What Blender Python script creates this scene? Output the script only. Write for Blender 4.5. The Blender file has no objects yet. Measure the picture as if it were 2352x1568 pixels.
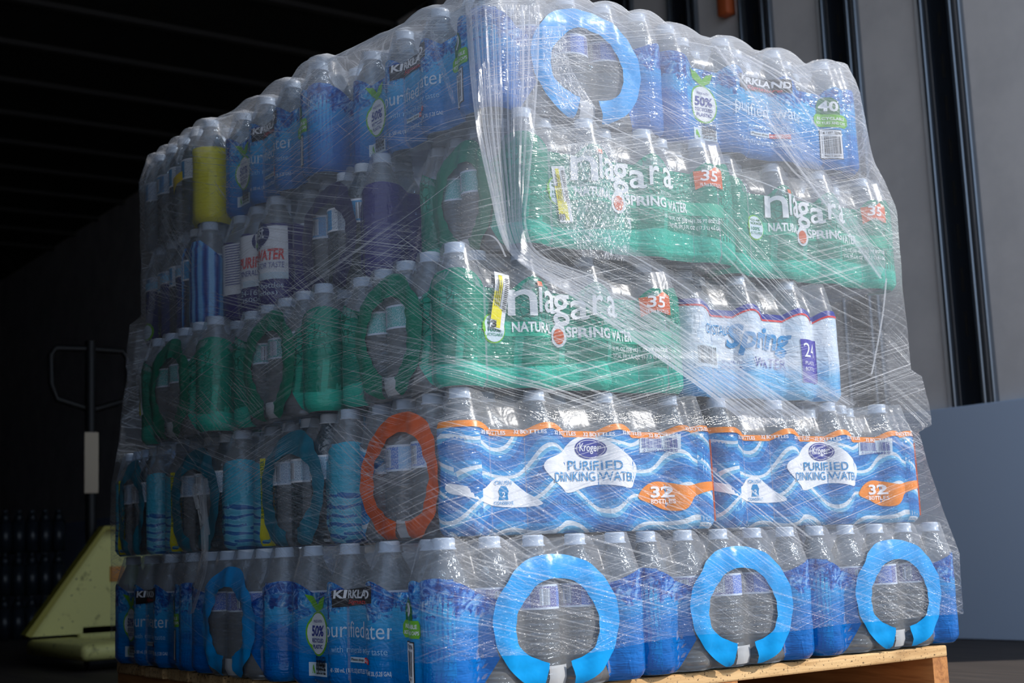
import bpy, bmesh, math, random
from mathutils import Vector, Matrix
from mathutils.bvhtree import BVHTree
from mathutils import noise as mnoise
random.seed(7)
SC = bpy.context.scene
COL = SC.collection
PI = math.pi

# ------------------------------------------------------------------ camera
CAMP = Vector((-0.98229, -1.59483, 0.18282)); FPX = 3227.13
yaw, pit, rol = 0.95862596, 0.14909829, -0.04118252
FW = Vector((math.cos(pit)*math.cos(yaw), math.cos(pit)*math.sin(yaw), math.sin(pit)))
R1 = FW.cross(Vector((0, 0, 1))).normalized(); U1 = R1.cross(FW)
RX = R1*math.cos(rol) + U1*math.sin(rol); UX = -R1*math.sin(rol) + U1*math.cos(rol)
cam = bpy.data.objects.new('camera', bpy.data.cameras.new('camera')); COL.objects.link(cam)
M = Matrix.Identity(4)
for i in range(3):
    M[i][0] = RX[i]; M[i][1] = UX[i]; M[i][2] = -FW[i]; M[i][3] = CAMP[i]
cam.matrix_world = M
cam.data.sensor_width = 36; cam.data.lens = FPX*36/2352
cam.data.clip_start = .05; cam.data.clip_end = 60
cam.data.dof.use_dof = True; cam.data.dof.focus_distance = 2.1; cam.data.dof.aperture_fstop = 7.1
SC.camera = cam

# ------------------------------------------------------------------ light
W = bpy.data.worlds.new('sky'); SC.world = W; W.use_nodes = True
bg = W.node_tree.nodes['Background']; bg.inputs[0].default_value = (.66, .80, 1, 1); bg.inputs[1].default_value = .95
sd = bpy.data.lights.new('sun', 'SUN'); sd.energy = 5.3; sd.angle = .009; sd.color = (1, .95, .88)
so = bpy.data.objects.new('sun', sd); COL.objects.link(so)
az, el = math.radians(-40), math.radians(36)
sv = Vector((math.cos(el)*math.cos(az), math.cos(el)*math.sin(az), math.sin(el)))
so.rotation_euler = sv.to_track_quat('Z', 'Y').to_euler(); so.location = (3, -3, 3)
SC.view_settings.view_transform = 'Standard'; SC.view_settings.look = 'None'
SC.view_settings.exposure = 0.0; SC.view_settings.gamma = 1; SC.view_settings.use_curve_mapping = False
cy = SC.cycles
cy.max_bounces = 6; cy.diffuse_bounces = 2; cy.glossy_bounces = 2; cy.transmission_bounces = 2
cy.transparent_max_bounces = 14; cy.use_adaptive_sampling = True; cy.adaptive_threshold = .03
cy.use_denoising = True; cy.caustics_reflective = False; cy.caustics_refractive = False
cy.sample_clamp_indirect = 4

# ------------------------------------------------------------------ materials
def lin(c):
    return tuple((v/255/12.92 if v/255 <= .04045 else ((v/255+.055)/1.055)**2.4) for v in c[:3]) + (1,)

class NT:
    def __init__(s, name):
        s.m = bpy.data.materials.new(name); s.m.use_nodes = True; s.t = s.m.node_tree; s.t.nodes.clear()
        s.out = s.t.nodes.new('ShaderNodeOutputMaterial')
    def n(s, typ, ins=None, **props):
        nd = s.t.nodes.new('ShaderNode'+typ)
        for k, v in props.items(): setattr(nd, k, v)
        for k, v in (ins or {}).items(): s.put(nd.inputs[k], v)
        return nd
    def put(s, sock, v):
        if hasattr(v, 'is_output') or isinstance(v, bpy.types.NodeSocket): s.t.links.new(v, sock)
        else: sock.default_value = v
    def math(s, op, a, b=None, c=None, clamp=False):
        nd = s.n('Math', operation=op, use_clamp=clamp); s.put(nd.inputs[0], a)
        if b is not None: s.put(nd.inputs[1], b)
        if c is not None: s.put(nd.inputs[2], c)
        return nd.outputs[0]
    def mix(s, f, a, b):
        nd = s.n('Mix', data_type='RGBA'); s.put(nd.inputs[0], f); s.put(nd.inputs[6], a); s.put(nd.inputs[7], b)
        return nd.outputs[2]
    def ramp(s, f, stops, interp='LINEAR'):
        nd = s.n('ValToRGB'); r = nd.color_ramp; r.interpolation = interp
        while len(r.elements) < len(stops): r.elements.new(.5)
        for e, (p, c) in zip(r.elements, stops):
            e.position = p; e.color = c if len(c) == 4 else tuple(c)+(1,)
        s.put(nd.inputs[0], f); return nd.outputs[0]
    def sstep(s, x, a, b):
        nd = s.n('MapRange', interpolation_type='SMOOTHSTEP'); s.put(nd.inputs[0], x)
        nd.inputs[1].default_value = a; nd.inputs[2].default_value = b
        return nd.outputs[0]
    def uv(s): return s.n('UVMap').outputs[0]
    def obj(s): return s.n('TexCoord').outputs['Object']
    def xyz(s, v): return s.n('SeparateXYZ', {0: v}).outputs
    def comb(s, x, y, z=0.0):
        nd = s.n('CombineXYZ'); s.put(nd.inputs[0], x); s.put(nd.inputs[1], y); s.put(nd.inputs[2], z); return nd.outputs[0]
    def noise(s, v, scale=1., detail=1., rough=.5, dist=0., dims='3D'):
        return s.n('TexNoise', {'Vector': v, 'Scale': scale, 'Detail': detail, 'Roughness': rough, 'Distortion': dist}, noise_dimensions=dims)
    def bump(s, h, dist, strength=1.):
        return s.n('Bump', {'Height': h, 'Distance': dist, 'Strength': strength}).outputs[0]
    def end(s, sh): s.t.links.new(sh, s.out.inputs[0]); return s.m

def plain(name, rgb, rough=.5, metal=0., spec=.5):
    k = NT(name); p = k.n('BsdfPrincipled', {'Base Color': lin(rgb), 'Roughness': rough, 'Metallic': metal, 'Specular IOR Level': spec})
    return k.end(p.outputs[0])

def ink(name, rgb, rough=.35, trans=.25):
    """flat coloured ink on film: bit of light comes through"""
    k = NT(name); c = lin(rgb)
    cr = k.noise(k.uv(), 60, 2).outputs[0]
    b = k.bump(cr, .0015, .5)
    p = k.n('BsdfPrincipled', {'Base Color': c, 'Roughness': rough, 'Normal': b, 'Specular IOR Level': .25})
    t = k.n('BsdfTranslucent', {'Color': c})
    return k.end(k.n('MixShader', {0: trans, 1: p.outputs[0], 2: t.outputs[0]}).outputs[0])

def film_print(name, colfn, rough=.2, trans=.25, clear=.0, ribs=True):
    """printed film shrunk over ribbed bottles"""
    k = NT(name); uv = k.uv(); x, y, _ = k.xyz(uv)
    c = colfn(k, uv, x, y)
    st = k.comb(k.math('MULTIPLY', x, 30), k.math('MULTIPLY', y, 150))
    h1 = k.noise(st, 1, 2, .6).outputs[0]
    h2 = k.noise(k.comb(k.math('MULTIPLY', x, 55), k.math('MULTIPLY', y, 40)), 1, 2, .6, 1.).outputs[0]
    h = k.math('ADD', k.math('MULTIPLY', h1, .8 if ribs else .2), h2)
    b = k.bump(h, .0026, .9)
    p = k.n('BsdfPrincipled', {'Base Color': c, 'Roughness': rough, 'Normal': b, 'Specular IOR Level': .6})
    t = k.n('BsdfTranslucent', {'Color': c})
    s = k.n('MixShader', {0: trans, 1: p.outputs[0], 2: t.outputs[0]}).outputs[0]
    if clear > 0:
        s = k.n('MixShader', {0: clear, 1: s, 2: k.n('BsdfTransparent', {'Color': c}).outputs[0]}).outputs[0]
    return k.end(s)

def clear_film(name, haze=.10, tint=(235, 242, 250)):
    k = NT(name); uv = k.uv(); x, y, _ = k.xyz(uv)
    h = k.noise(k.comb(k.math('MULTIPLY', x, 45), k.math('MULTIPLY', y, 30)), 1, 2, .6, 1.).outputs[0]
    b = k.bump(h, .0012, .8)
    tr = k.n('BsdfTransparent', {'Color': lin(tint)})
    gl = k.n('BsdfGlossy', {'Color': (1, 1, 1, 1), 'Roughness': .26, 'Normal': b})
    df = k.n('BsdfDiffuse', {'Color': (.8, .82, .86, 1), 'Normal': b})
    a = k.n('MixShader', {0: haze, 1: tr.outputs[0], 2: df.outputs[0]}).outputs[0]
    f = k.n('LayerWeight', {0: .12}).outputs[0]
    f = k.math('ADD', k.math('MULTIPLY', f, .4), .015, clamp=True)
    return k.end(k.n('MixShader', {0: f, 1: a, 2: gl.outputs[0]}).outputs[0])

def kirk_long(k, uv, x, y):
    n1 = k.noise(uv, 30, 4, .6, 1.2).outputs[0]; n2 = k.noise(uv, 48, 4, .62, 1.8).outputs[0]
    base = k.ramp(k.math('MULTIPLY', y, 5), [(.08, lin((0, 116, 200))), (.32, lin((4, 142, 220))), (.40, lin((24, 164, 234))), (.62, lin((64, 188, 244)))])
    dark = k.ramp(n2, [(.38, lin((2, 66, 152))), (.47, lin((6, 110, 200))), (.56, lin((70, 166, 230))), (.66, lin((185, 218, 244)))])
    yy = k.math('ADD', y, k.math('MULTIPLY', k.math('SUBTRACT', n1, .5), .07))
    yy = k.math('ADD', yy, k.math('MULTIPLY', k.math('SINE', k.math('MULTIPLY', x, 51)), .006))
    return k.mix(k.sstep(yy, .110, .114), base, dark)

def kirk_end(k, uv, x, y):
    n1 = k.noise(uv, 30, 4, .6, 1.2).outputs[0]; n2 = k.noise(uv, 42, 4, .62, 1.8).outputs[0]
    base = k.ramp(k.math('MULTIPLY', y, 5), [(.1, lin((0, 106, 196))), (.4, lin((2, 124, 210))), (.5, lin((22, 150, 226)))])
    dark = k.ramp(n2, [(.38, lin((2, 54, 146))), (.50, lin((10, 104, 200))), (.60, lin((120, 178, 234)))])
    yy = k.math('ADD', y, k.math('MULTIPLY', k.math('SUBTRACT', n1, .5), .06))
    return k.mix(k.sstep(yy, .104, .108), base, dark)

def green_print(k, uv, x, y):
    v = k.n('TexVoronoi', {'Vector': uv, 'Scale': 95.0}, feature='DISTANCE_TO_EDGE').outputs[0]
    leaf = k.sstep(v, .04, .09)
    zone = k.noise(k.comb(k.math('MULTIPLY', x, 13), k.math('MULTIPLY', y, 14)), 1, 1).outputs[0]
    zone = k.math('MULTIPLY', k.sstep(zone, .46, .56), k.math('MULTIPLY', k.sstep(y, .055, .075), k.math('SUBTRACT', 1., k.sstep(y, .15, .16))))
    g0 = lin((0, 138, 114)); g1 = lin((44, 184, 158)); g2 = lin((0, 108, 88))
    lf = k.mix(leaf, g2, lin((30, 172, 146)))
    c = k.mix(k.math('MULTIPLY', zone, .75), g0, lf)
    tr = k.math('ABSOLUTE', k.math('SUBTRACT', k.math('FRACT', k.math('MULTIPLY', k.math('ADD', x, k.math('MULTIPLY', k.math('SINE', k.math('MULTIPLY', y, 60)), .002)), 12.5)), .5))
    trunk = k.math('MULTIPLY', k.math('SUBTRACT', 1., k.sstep(tr, .05, .075)), k.math('SUBTRACT', 1., k.sstep(y, .075, .085)))
    c = k.mix(k.math('MULTIPLY', trunk, .8), c, g1)
    yy = k.math('ADD', y, k.math('MULTIPLY', k.math('SINE', k.math('MULTIPLY', x, 16)), .008))
    return k.mix(k.sstep(yy, .038, .036), c, lin((40, 192, 168)))

def wave_print(k, uv, x, y):
    t = k.math('MULTIPLY', y, 21)
    t = k.math('ADD', t, k.math('MULTIPLY', k.math('SINE', k.math('MULTIPLY', x, 27)), .38))
    t = k.math('ADD', t, k.math('MULTIPLY', k.math('SINE', k.math('ADD', k.math('MULTIPLY', x, 51), k.math('MULTIPLY', y, 25))), .20))
    t = k.math('ADD', t, k.math('MULTIPLY', k.noise(uv, 8, 0).outputs[0], 1.0))
    return k.ramp(k.math('FRACT', t), [(0, lin((4, 104, 184))), (.17, lin((24, 136, 212))), (.36, lin((110, 190, 234))), (.48, lin((222, 234, 246))), (.60, lin((40, 152, 220))), (.80, lin((10, 118, 198)))], 'CONSTANT')

def teal_print(k, uv, x, y):
    w = k.n('TexWave', {'Vector': k.comb(k.math('MULTIPLY', x, .5), y), 'Scale': 22., 'Distortion': 6., 'Detail': 1., 'Detail Scale': 1.5}, bands_direction='Y').outputs[1]
    a = k.ramp(w, [(0, lin((30, 110, 180))), (.28, lin((120, 200, 225))), (.6, lin((90, 185, 215)))], 'CONSTANT')
    return k.mix(k.sstep(y, .075, .082), a, lin((58, 178, 210)))

def spring_print(k, uv, x, y):
    n = k.noise(uv, 22, 2, .5, .6).outputs[0]
    top = k.ramp(n, [(.35, lin((205, 225, 245))), (.6, lin((228, 238, 250)))])
    bot = k.ramp(n, [(.35, lin((70, 160, 225))), (.6, lin((112, 190, 236)))])
    return k.mix(k.sstep(k.math('ADD', y, k.math('MULTIPLY', n, .03)), .055, .085), bot, top)

def crumple_blue(k, uv, x, y):
    w = k.n('TexWave', {'Vector': k.comb(x, k.math('MULTIPLY', y, .25)), 'Scale': 18., 'Distortion': 5., 'Detail': 2.}, bands_direction='X').outputs[1]
    return k.ramp(w, [(0, lin((10, 50, 140))), (.4, lin((40, 120, 200))), (.75, lin((120, 185, 235)))])

def const(rgb):
    return lambda k, uv, x, y: k.mix(0.0, lin(rgb), lin(rgb))

MT = {}
MT['film'] = clear_film('clear_shrink_film', .14)
MT['kl'] = film_print('blue_splash_print', kirk_long, trans=.3)
MT['ke'] = film_print('deep_blue_print', kirk_end, trans=.3)
MT['gr'] = film_print('green_tree_print', green_print, trans=.3)
MT['wv'] = film_print('blue_wave_print', wave_print, trans=.25)
MT['tl'] = film_print('teal_wave_print', teal_print, trans=.25)
MT['sp'] = film_print('pale_blue_print', spring_print, trans=.25)
MT['cb'] = film_print('crumpled_blue_print', crumple_blue)
MT['pu'] = film_print('purple_print', const((42, 32, 112)), trans=.15)
MT['ye'] = film_print('yellow_print', const((236, 226, 10)), trans=.3)
MT['nv'] = film_print('navy_print', const((20, 34, 104)), trans=.1)
MT['ring_b'] = ink('cyan_blue_handle_film', (0, 152, 226), .3, .15)
MT['ring_g'] = ink('green_handle_film', (0, 138, 108), .3, .3)
MT['ring_o'] = ink('orange_handle_film', (240, 96, 18), .3, .3)
MT['ring_t'] = ink('teal_handle_film', (0, 130, 158), .3, .3)
MT['ring_p'] = ink('purple_handle_film', (30, 24, 84), .3, .2)
MT['ring_y'] = ink('yellow_handle_film', (240, 205, 10), .3, .3)
MT['white'] = ink('white_ink', (238, 240, 246), .35, .2)
MT['pale'] = ink('pale_grey_ink', (205, 222, 235), .35, .2)
MT['paleblue'] = ink('pale_blue_ink', (150, 205, 240), .35, .2)
MT['black'] = ink('black_ink', (22, 20, 24), .3, .05)
MT['navy'] = ink('navy_ink', (26, 42, 140), .3, .1)
MT['purple'] = ink('purple_ink', (62, 52, 160), .3, .1)
MT['red'] = ink('red_ink', (215, 40, 38), .3, .1)
MT['orange'] = ink('orange_ink', (245, 140, 30), .3, .2)
MT['dorange'] = ink('dark_orange_ink', (226, 104, 52), .3, .2)
MT['dgreen'] = ink('dark_green_ink', (16, 108, 44), .3, .1)
MT['lgreen'] = ink('lime_green_ink', (112, 190, 36), .3, .2)
MT['midblue'] = ink('mid_blue_ink', (20, 130, 190), .3, .1)
MT['yellow'] = ink('yellow_ink', (240, 228, 20), .3, .2)
MT['gband'] = ink('pale_green_ink', (40, 176, 146), .35, .2)
MT['tape'] = clear_film('clear_tape', .45)

def cap_mat():
    k = NT('white_cap_plastic')
    p = k.n('BsdfPrincipled', {'Base Color': lin((225, 232, 242)), 'Roughness': .3})
    t = k.n('BsdfTranslucent', {'Color': lin((225, 232, 242))})
    return k.end(k.n('MixShader', {0: .35, 1: p.outputs[0], 2: t.outputs[0]}).outputs[0])
MT['cap'] = cap_mat()

def bottle_mat():
    k = NT('clear_water_bottle'); o = k.obj(); x, y, z = k.xyz(o)
    h = k.math('SINE', k.math('MULTIPLY', k.math('ADD', z, k.math('MULTIPLY', k.noise(o, 40, 1).outputs[0], .006)), 480))
    low = k.math('SUBTRACT', 1., k.sstep(z, .09, .10))
    b = k.bump(k.math('ADD', k.math('MULTIPLY', h, low), k.noise(o, 90, 2, .5, 1.).outputs[0]), .0035, 1.)
    tr = k.n('BsdfTransparent', {'Color': lin((200, 216, 226))})
    df = k.n('BsdfDiffuse', {'Color': lin((70, 86, 96)), 'Normal': b})
    gl = k.n('BsdfGlossy', {'Color': (1, 1, 1, 1), 'Roughness': .16, 'Normal': b})
    a = k.n('MixShader', {0: .38, 1: tr.outputs[0], 2: df.outputs[0]}).outputs[0]
    f = k.math('ADD', k.math('MULTIPLY', k.n('LayerWeight', {0: .28, 'Normal': b}).outputs[0], .85), .06, clamp=True)
    return k.end(k.n('MixShader', {0: f, 1: a, 2: gl.outputs[0]}).outputs[0])
MT['bottle'] = bottle_mat()

def label_mat(name, c1, c2, c3):
    """paper band round a bottle: edge lines, a bar code block, small print"""
    k = NT(name); x, y, _ = k.xyz(k.uv())        # x 0..1 around, y 0..1 up
    fx = k.math('FRACT', k.math('MULTIPLY', x, 3.0))
    blk = k.math('LESS_THAN', k.math('ABSOLUTE', k.math('SUBTRACT', fx, .3)), .12)
    inn = k.math('LESS_THAN', k.math('ABSOLUTE', k.math('SUBTRACT', y, .5)), .34)
    bars = k.math('GREATER_THAN', k.noise(k.comb(k.math('MULTIPLY', x, 230), 0.), 1, 0).outputs[0], .5)
    barc = k.mix(bars, lin((235, 238, 245)), lin((40, 40, 60)))
    tx = k.math('GREATER_THAN', k.noise(k.comb(k.math('MULTIPLY', x, 160), k.math('MULTIPLY', y, 16)), 1, 0).outputs[0], .57)
    body = k.mix(k.math('GREATER_THAN', fx, .62), lin(c1), lin(c2))
    body = k.mix(k.math('MULTIPLY', tx, .6), body, lin(c3))
    c = k.mix(k.math('MULTIPLY', blk, inn), body, barc)
    e = k.math('LESS_THAN', k.math('ABSOLUTE', k.math('SUBTRACT', y, .5)), .42)
    c = k.mix(e, lin((235, 238, 245)), c)
    return k.end(k.n('BsdfPrincipled', {'Base Color': c, 'Roughness': .3}).outputs[0])
MT['lab_k'] = label_mat('blue_white_label', (14, 18, 140), (0, 100, 205), (225, 232, 245))
MT['lab_n'] = label_mat('teal_label', (0, 160, 150), (30, 178, 165), (220, 240, 240))
MT['lab_w'] = label_mat('wave_label', (20, 110, 200), (150, 200, 235), (235, 240, 248))
MT['lab_t'] = label_mat('pale_label', (200, 218, 232), (175, 208, 228), (70, 90, 140))
MT['lab_f'] = label_mat('white_blue_label', (60, 160, 215), (215, 225, 235), (30, 60, 130))

def wood(name, a, b, axis=0, chip=False):
    k = NT(name); o = k.obj(); x, y, z = k.xyz(o)
    if axis == 0: v = k.comb(k.math('MULTIPLY', x, 5), k.math('MULTIPLY', y, 70), k.math('MULTIPLY', z, 70))
    else: v = k.comb(k.math('MULTIPLY', x, 70), k.math('MULTIPLY', y, 5), k.math('MULTIPLY', z, 70))
    n = k.noise(v, 1, 4, .6, .8).outputs[0]; n2 = k.noise(o, 7, 3).outputs[0]
    c = k.ramp(n, [(.3, lin(b)), (.62, lin(a))])
    c = k.mix(k.sstep(n2, .55, .75), c, lin(tuple(int(v*.8) for v in b)))
    if chip:
        s = k.noise(o, 220, 2).outputs[0]; c = k.mix(k.sstep(s, .60, .68), c, lin((96, 74, 50)))
    bm_ = k.bump(n, .002, .6)
    return k.end(k.n('BsdfPrincipled', {'Base Color': c, 'Roughness': .8, 'Normal': bm_}).outputs[0])

# ------------------------------------------------------------------ mesh helpers
def finish(name, bm, mats, parent=None, smooth=True, loc=None):
    me = bpy.data.meshes.new(name)
    bm.normal_update(); bm.to_mesh(me); bm.free()
    if not isinstance(mats, (list, tuple)): mats = [mats]
    for m in mats: me.materials.append(m)
    if smooth:
        for p in me.polygons: p.use_smooth = True
    o = bpy.data.objects.new(name, me); COL.objects.link(o)
    if parent: o.parent = parent
    if loc: o.location = loc
    return o
def tag(o, label=None, cat=None, group=None, kind=None):
    for k_, v in (('label', label), ('category', cat), ('group', group), ('kind', kind)):
        if v: o[k_] = v
    return o
def empty(name, loc=(0, 0, 0), rz=0):
    o = bpy.data.objects.new(name, None); COL.objects.link(o); o.location = loc; o.rotation_euler = (0, 0, rz); o.empty_display_size = .05
    return o
def box(bm, x0, x1, y0, y1, z0, z1, bev=0, mi=0):
    r = bmesh.ops.create_cube(bm, size=1.0)
    vs = r['verts']
    for v in vs:
        v.co = Vector((x0 if v.co.x < 0 else x1, y0 if v.co.y < 0 else y1, z0 if v.co.z < 0 else z1))
    fs = set(f for v in vs for f in v.link_faces)
    if bev:
        es = set(e for v in vs for e in v.link_edges)
        rr = bmesh.ops.bevel(bm, geom=list(es), offset=bev, segments=2, affect='EDGES', profile=.5)
        fs = set(rr['faces']) | set(f for f in fs if f.is_valid)
    for f in fs:
        if f.is_valid: f.material_index = mi
def lathe(prof, seg=24, uvlab=False):
    bm = bmesh.new(); uvl = bm.loops.layers.uv.new('UVMap')
    rings = []
    for r, z in prof:
        rings.append([bm.verts.new((r*math.cos(2*PI*i/seg), r*math.sin(2*PI*i/seg), z)) for i in range(seg)])
    for j in range(len(prof)-1):
        for i in range(seg):
            f = bm.faces.new((rings[j][i], rings[j][(i+1) % seg], rings[j+1][(i+1) % seg], rings[j+1][i]))
            for lp, (a, b) in zip(f.loops, ((i, j), (i+1, j), (i+1, j+1), (i, j+1))):
                lp[uvl].uv = (a/seg, b/(len(prof)-1))
    return bm, rings
def prism(bm, pts, y0, y1):
    a = [bm.verts.new((p[0], y0, p[1])) for p in pts]; b = [bm.verts.new((p[0], y1, p[1])) for p in pts]
    bm.faces.new(a); bm.faces.new(b[::-1])
    for i in range(len(pts)):
        j = (i+1) % len(pts); bm.faces.new((a[j], a[i], b[i], b[j]))
def tube(bm, pts, r, seg=10):
    prev = None
    for i, p in enumerate(pts):
        p = Vector(p); d = (Vector(pts[min(i+1, len(pts)-1)]) - Vector(pts[max(i-1, 0)])).normalized()
        a = d.cross(Vector((0, 1, .01))).normalized(); b = d.cross(a)
        ring = [bm.verts.new(p + (a*math.cos(2*PI*k_/seg) + b*math.sin(2*PI*k_/seg))*r) for k_ in range(seg)]
        if prev:
            for k_ in range(seg): bm.faces.new((prev[k_], prev[(k_+1) % seg], ring[(k_+1) % seg], ring[k_]))
        prev = ring

# ------------------------------------------------------------------ setting
FL = -.142
def wall_mat():
    k = NT('ribbed_liner_grey'); o = k.obj()
    n = k.noise(o, 60, 3).outputs[0]; n2 = k.noise(o, 5, 3, .6).outputs[0]
    c = k.mix(k.sstep(n2, .35, .7), lin((236, 231, 230)), lin((224, 220, 220)))
    s = k.math('MULTIPLY', k.sstep(k.noise(o, 9, 4, .7).outputs[0], .66, .74), .5)
    c = k.mix(s, c, lin((96, 92, 92)))
    return k.end(k.n('BsdfPrincipled', {'Base Color': c, 'Roughness': .55, 'Normal': k.bump(n, .002, .4)}).outputs[0])
WX = 2.75
bm = bmesh.new(); box(bm, WX, WX+.06, .25, 14, FL, 3.06)
o = finish('wall_right', bm, wall_mat(), smooth=False); tag(o, kind='structure')
dark = plain('dark_liner', (20, 20, 21), .9)  # near-black colour stands for the shade inside the trailer
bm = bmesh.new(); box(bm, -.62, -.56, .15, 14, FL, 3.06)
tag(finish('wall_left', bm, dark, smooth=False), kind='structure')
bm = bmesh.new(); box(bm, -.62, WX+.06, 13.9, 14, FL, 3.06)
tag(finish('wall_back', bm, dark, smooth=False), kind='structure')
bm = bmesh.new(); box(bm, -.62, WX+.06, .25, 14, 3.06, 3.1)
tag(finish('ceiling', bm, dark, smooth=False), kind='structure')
bowm = plain('roof_bow_metal', (62, 60, 60), .7, .2)
for i in range(16):
    bm = bmesh.new(); y = 1.66 + i*.61
    box(bm, -.56, WX, y-.022, y+.022, 3.03, 3.058)
    tag(finish('trim_%d' % (i+1), bm, bowm, smooth=False), kind='structure')
def floor_mat():
    k = NT('dark_plank_floor'); o = k.obj(); x, y, z = k.xyz(o)
    n = k.noise(k.comb(k.math('MULTIPLY', x, 60), k.math('MULTIPLY', y, 3)), 1, 4, .6).outputs[0]
    s = k.math('FRACT', k.math('MULTIPLY', x, 6.5))
    c = k.ramp(n, [(.3, lin((38, 32, 30))), (.7, lin((72, 62, 56)))])
    c = k.mix(k.math('GREATER_THAN', s, .03), lin((8, 8, 8)), c)
    return k.end(k.n('BsdfPrincipled', {'Base Color': c, 'Roughness': .7}).outputs[0])
bm = bmesh.new(); box(bm, -6, 8, -.05, 14, FL-.05, FL)
tag(finish('floor', bm, floor_mat(), smooth=False), kind='structure')
bm = bmesh.new(); box(bm, -8, 10, -12, -.05, FL-.05, FL-.004)
tag(finish('ground', bm, plain('pale_concrete', (160, 154, 148), .9), smooth=False), kind='structure')  # unseen pale ground added outside to bounce sunlight onto the wall
# smooth blue-grey scuff liner along the foot of the wall
bm = bmesh.new(); box(bm, WX-.035, WX-.001, .25, 13.9, FL+.001, .583, .004)
o = finish('trim_17', bm, plain('blue_grey_plastic_liner', (196, 214, 240), .4), smooth=False); tag(o, kind='structure')
# slotted logistic posts
galv = plain('galvanised_steel', (150, 160, 172), .28, .9)
slotm = plain('dark_steel_channel', (44, 50, 60), .4, .6)
holem = plain('slot_shadow', (6, 6, 8), .9)
whitem = plain('white_trim_edge', (226, 226, 228), .5)
ypost = [1.19, 1.615, 2.02, 2.42, 2.81, 3.19, 3.58, 3.97, 4.36, 4.75]
for i, yc in enumerate(ypost):
    root = empty('wall_post', (WX, yc, FL)); place = ['nearest the opening', 'second from the opening', 'third from the opening', 'fourth from the opening', 'fifth from the opening', 'sixth from the opening', 'seventh from the opening', 'eighth from the opening', 'ninth from the opening', 'tenth from the opening'][i]
    tag(root, 'slotted steel post on grey trailer wall, '+place, 'wall post', 'slotted posts along the grey wall')
    bm = bmesh.new(); box(bm, -.010, -.001, -.045, .045, .0, 3.19, 0)
    for k_ in range(22):
        zc = .13 + k_*.1425
        if i < 5: box(bm, -.0112, -.009, -.006, .006, zc-.04, zc+.04, 0, 1)
    finish('channel', bm, [slotm, holem], root, False)
    for y0, y1, d in ((.052, .068, .032), (-.060, -.044, .030), (-.092, -.078, .026)):
        bm = bmesh.new(); box(bm, -d, -.001, y0, y1, 0, 3.19, .005); finish('flange', bm, galv, root)
    bm = bmesh.new(); box(bm, -.016, -.001, .078, .094, 0, 3.19, .003); finish('edge_strip', bm, whitem, root)
bm = bmesh.new(); box(bm, -.05, -.001, -.03, .03, -.0, .14, .01)
o = finish('rubber_bumper', bm, plain('orange_rubber', (190, 92, 48), .6), None, True, (WX, 2.15, 2.20)); tag(o, 'small orange block fixed high on the grey wall between posts', 'bumper')

# ------------------------------------------------------------------ pallet
woodA = wood('raw_pine', (214, 178, 128), (176, 134, 84), 0, True)
woodB = wood('brown_pine', (186, 126, 70), (140, 86, 44), 1)
root = empty('wooden_pallet', (0, 0, FL)); tag(root, 'raw wooden pallet under the wrapped stack of water cases', 'pallet')
Z0 = -FL
ys = [(0, .14), (.165, .095), (.285, .095), (.40, .14), (.562, .095), (.68, .14), (.845, .095), (.96, .095), (1.079, .14)]
for y, w in ys:
    bm = bmesh.new(); box(bm, -.004+random.uniform(-.004, .004), 1.018, y, y+w, Z0-.022, Z0-.001+random.uniform(-.002, 0), .003)
    finish('deck_board', bm, woodA, root, False)
for x in (0, .489, .978):
    bm = bmesh.new()
    pts = [(0, 0), (0, 0)]
    prof = [(0, Z0-.022), (1.219, Z0-.022), (1.219, .02), (1.0, .02), (.98, .055), (.76, .055), (.74, .02), (.48, .02), (.46, .055), (.24, .055), (.22, .02), (0, .02)]
    a = [bm.verts.new((x, p[0], p[1])) for p in prof]; b = [bm.verts.new((x+.038, p[0], p[1])) for p in prof]
    bm.faces.new(a); bm.faces.new(b[::-1])
    for i in range(len(prof)):
        j = (i+1) % len(prof); bm.faces.new((a[j], a[i], b[i], b[j]))
    bmesh.ops.recalc_face_normals(bm, faces=bm.faces)
    finish('stringer', bm, woodB, root, False)
for y, w in ((0, .12), (.28, .09), (.55, .12), (.86, .09), (1.099, .12)):
    bm = bmesh.new(); box(bm, 0, 1.016, y, y+w, .001, .02, .002); finish('bottom_board', bm, woodB, root, False)

# ------------------------------------------------------------------ bottle prototypes
RB = .0325; H = .2045
def rib(z): return RB - .0012*(.5+.5*math.sin(z*480))
prof = [(.001, .006), (.018, .003), (.026, .001), (.0305, .006), (RB, .014)]
prof += [(rib(.014+.0033*i), .014+.0033*i) for i in range(1, 26)]
prof += [(RB, .104), (RB, .136), (.0318, .146), (.0285, .157), (.023, .168), (.0175, .178), (.0142, .186), (.0138, .190)]
bmB, _ = lathe(prof, 20); meB = bpy.data.meshes.new('bottle'); bmB.to_mesh(meB); bmB.free(); meB.materials.append(MT['bottle'])
capp = [(.0138, .1885), (.0165, .1887), (.0165, .1905), (.0149, .1912), (.0149, .2015), (.0142, .2035), (.0125, H), (.0005, H)]
bmC, rg = lathe(capp, 36)
for ri in (4, 3):
    for i, v in enumerate(rg[ri]):
        if i % 2: v.co.x *= .975; v.co.y *= .975
meC = bpy.data.meshes.new('cap'); bmC.to_mesh(meC); bmC.free(); meC.materials.append(MT['cap'])
labs = {}
for kx, (mt, a, b) in {'k': ('lab_k', .104, .137), 'n': ('lab_n', .100, .135), 'w': ('lab_w', .098, .136), 't': ('lab_t', .10, .138), 'f': ('lab_f', .10, .14)}.items():
    bmL, _ = lathe([(RB+.0004, a), (RB+.0004, (a+b)/2), (RB+.0004, b)], 28)
    meL = bpy.data.meshes.new('label'); bmL.to_mesh(meL); bmL.free(); meL.materials.append(MT[mt]); labs[kx] = meL
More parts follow.
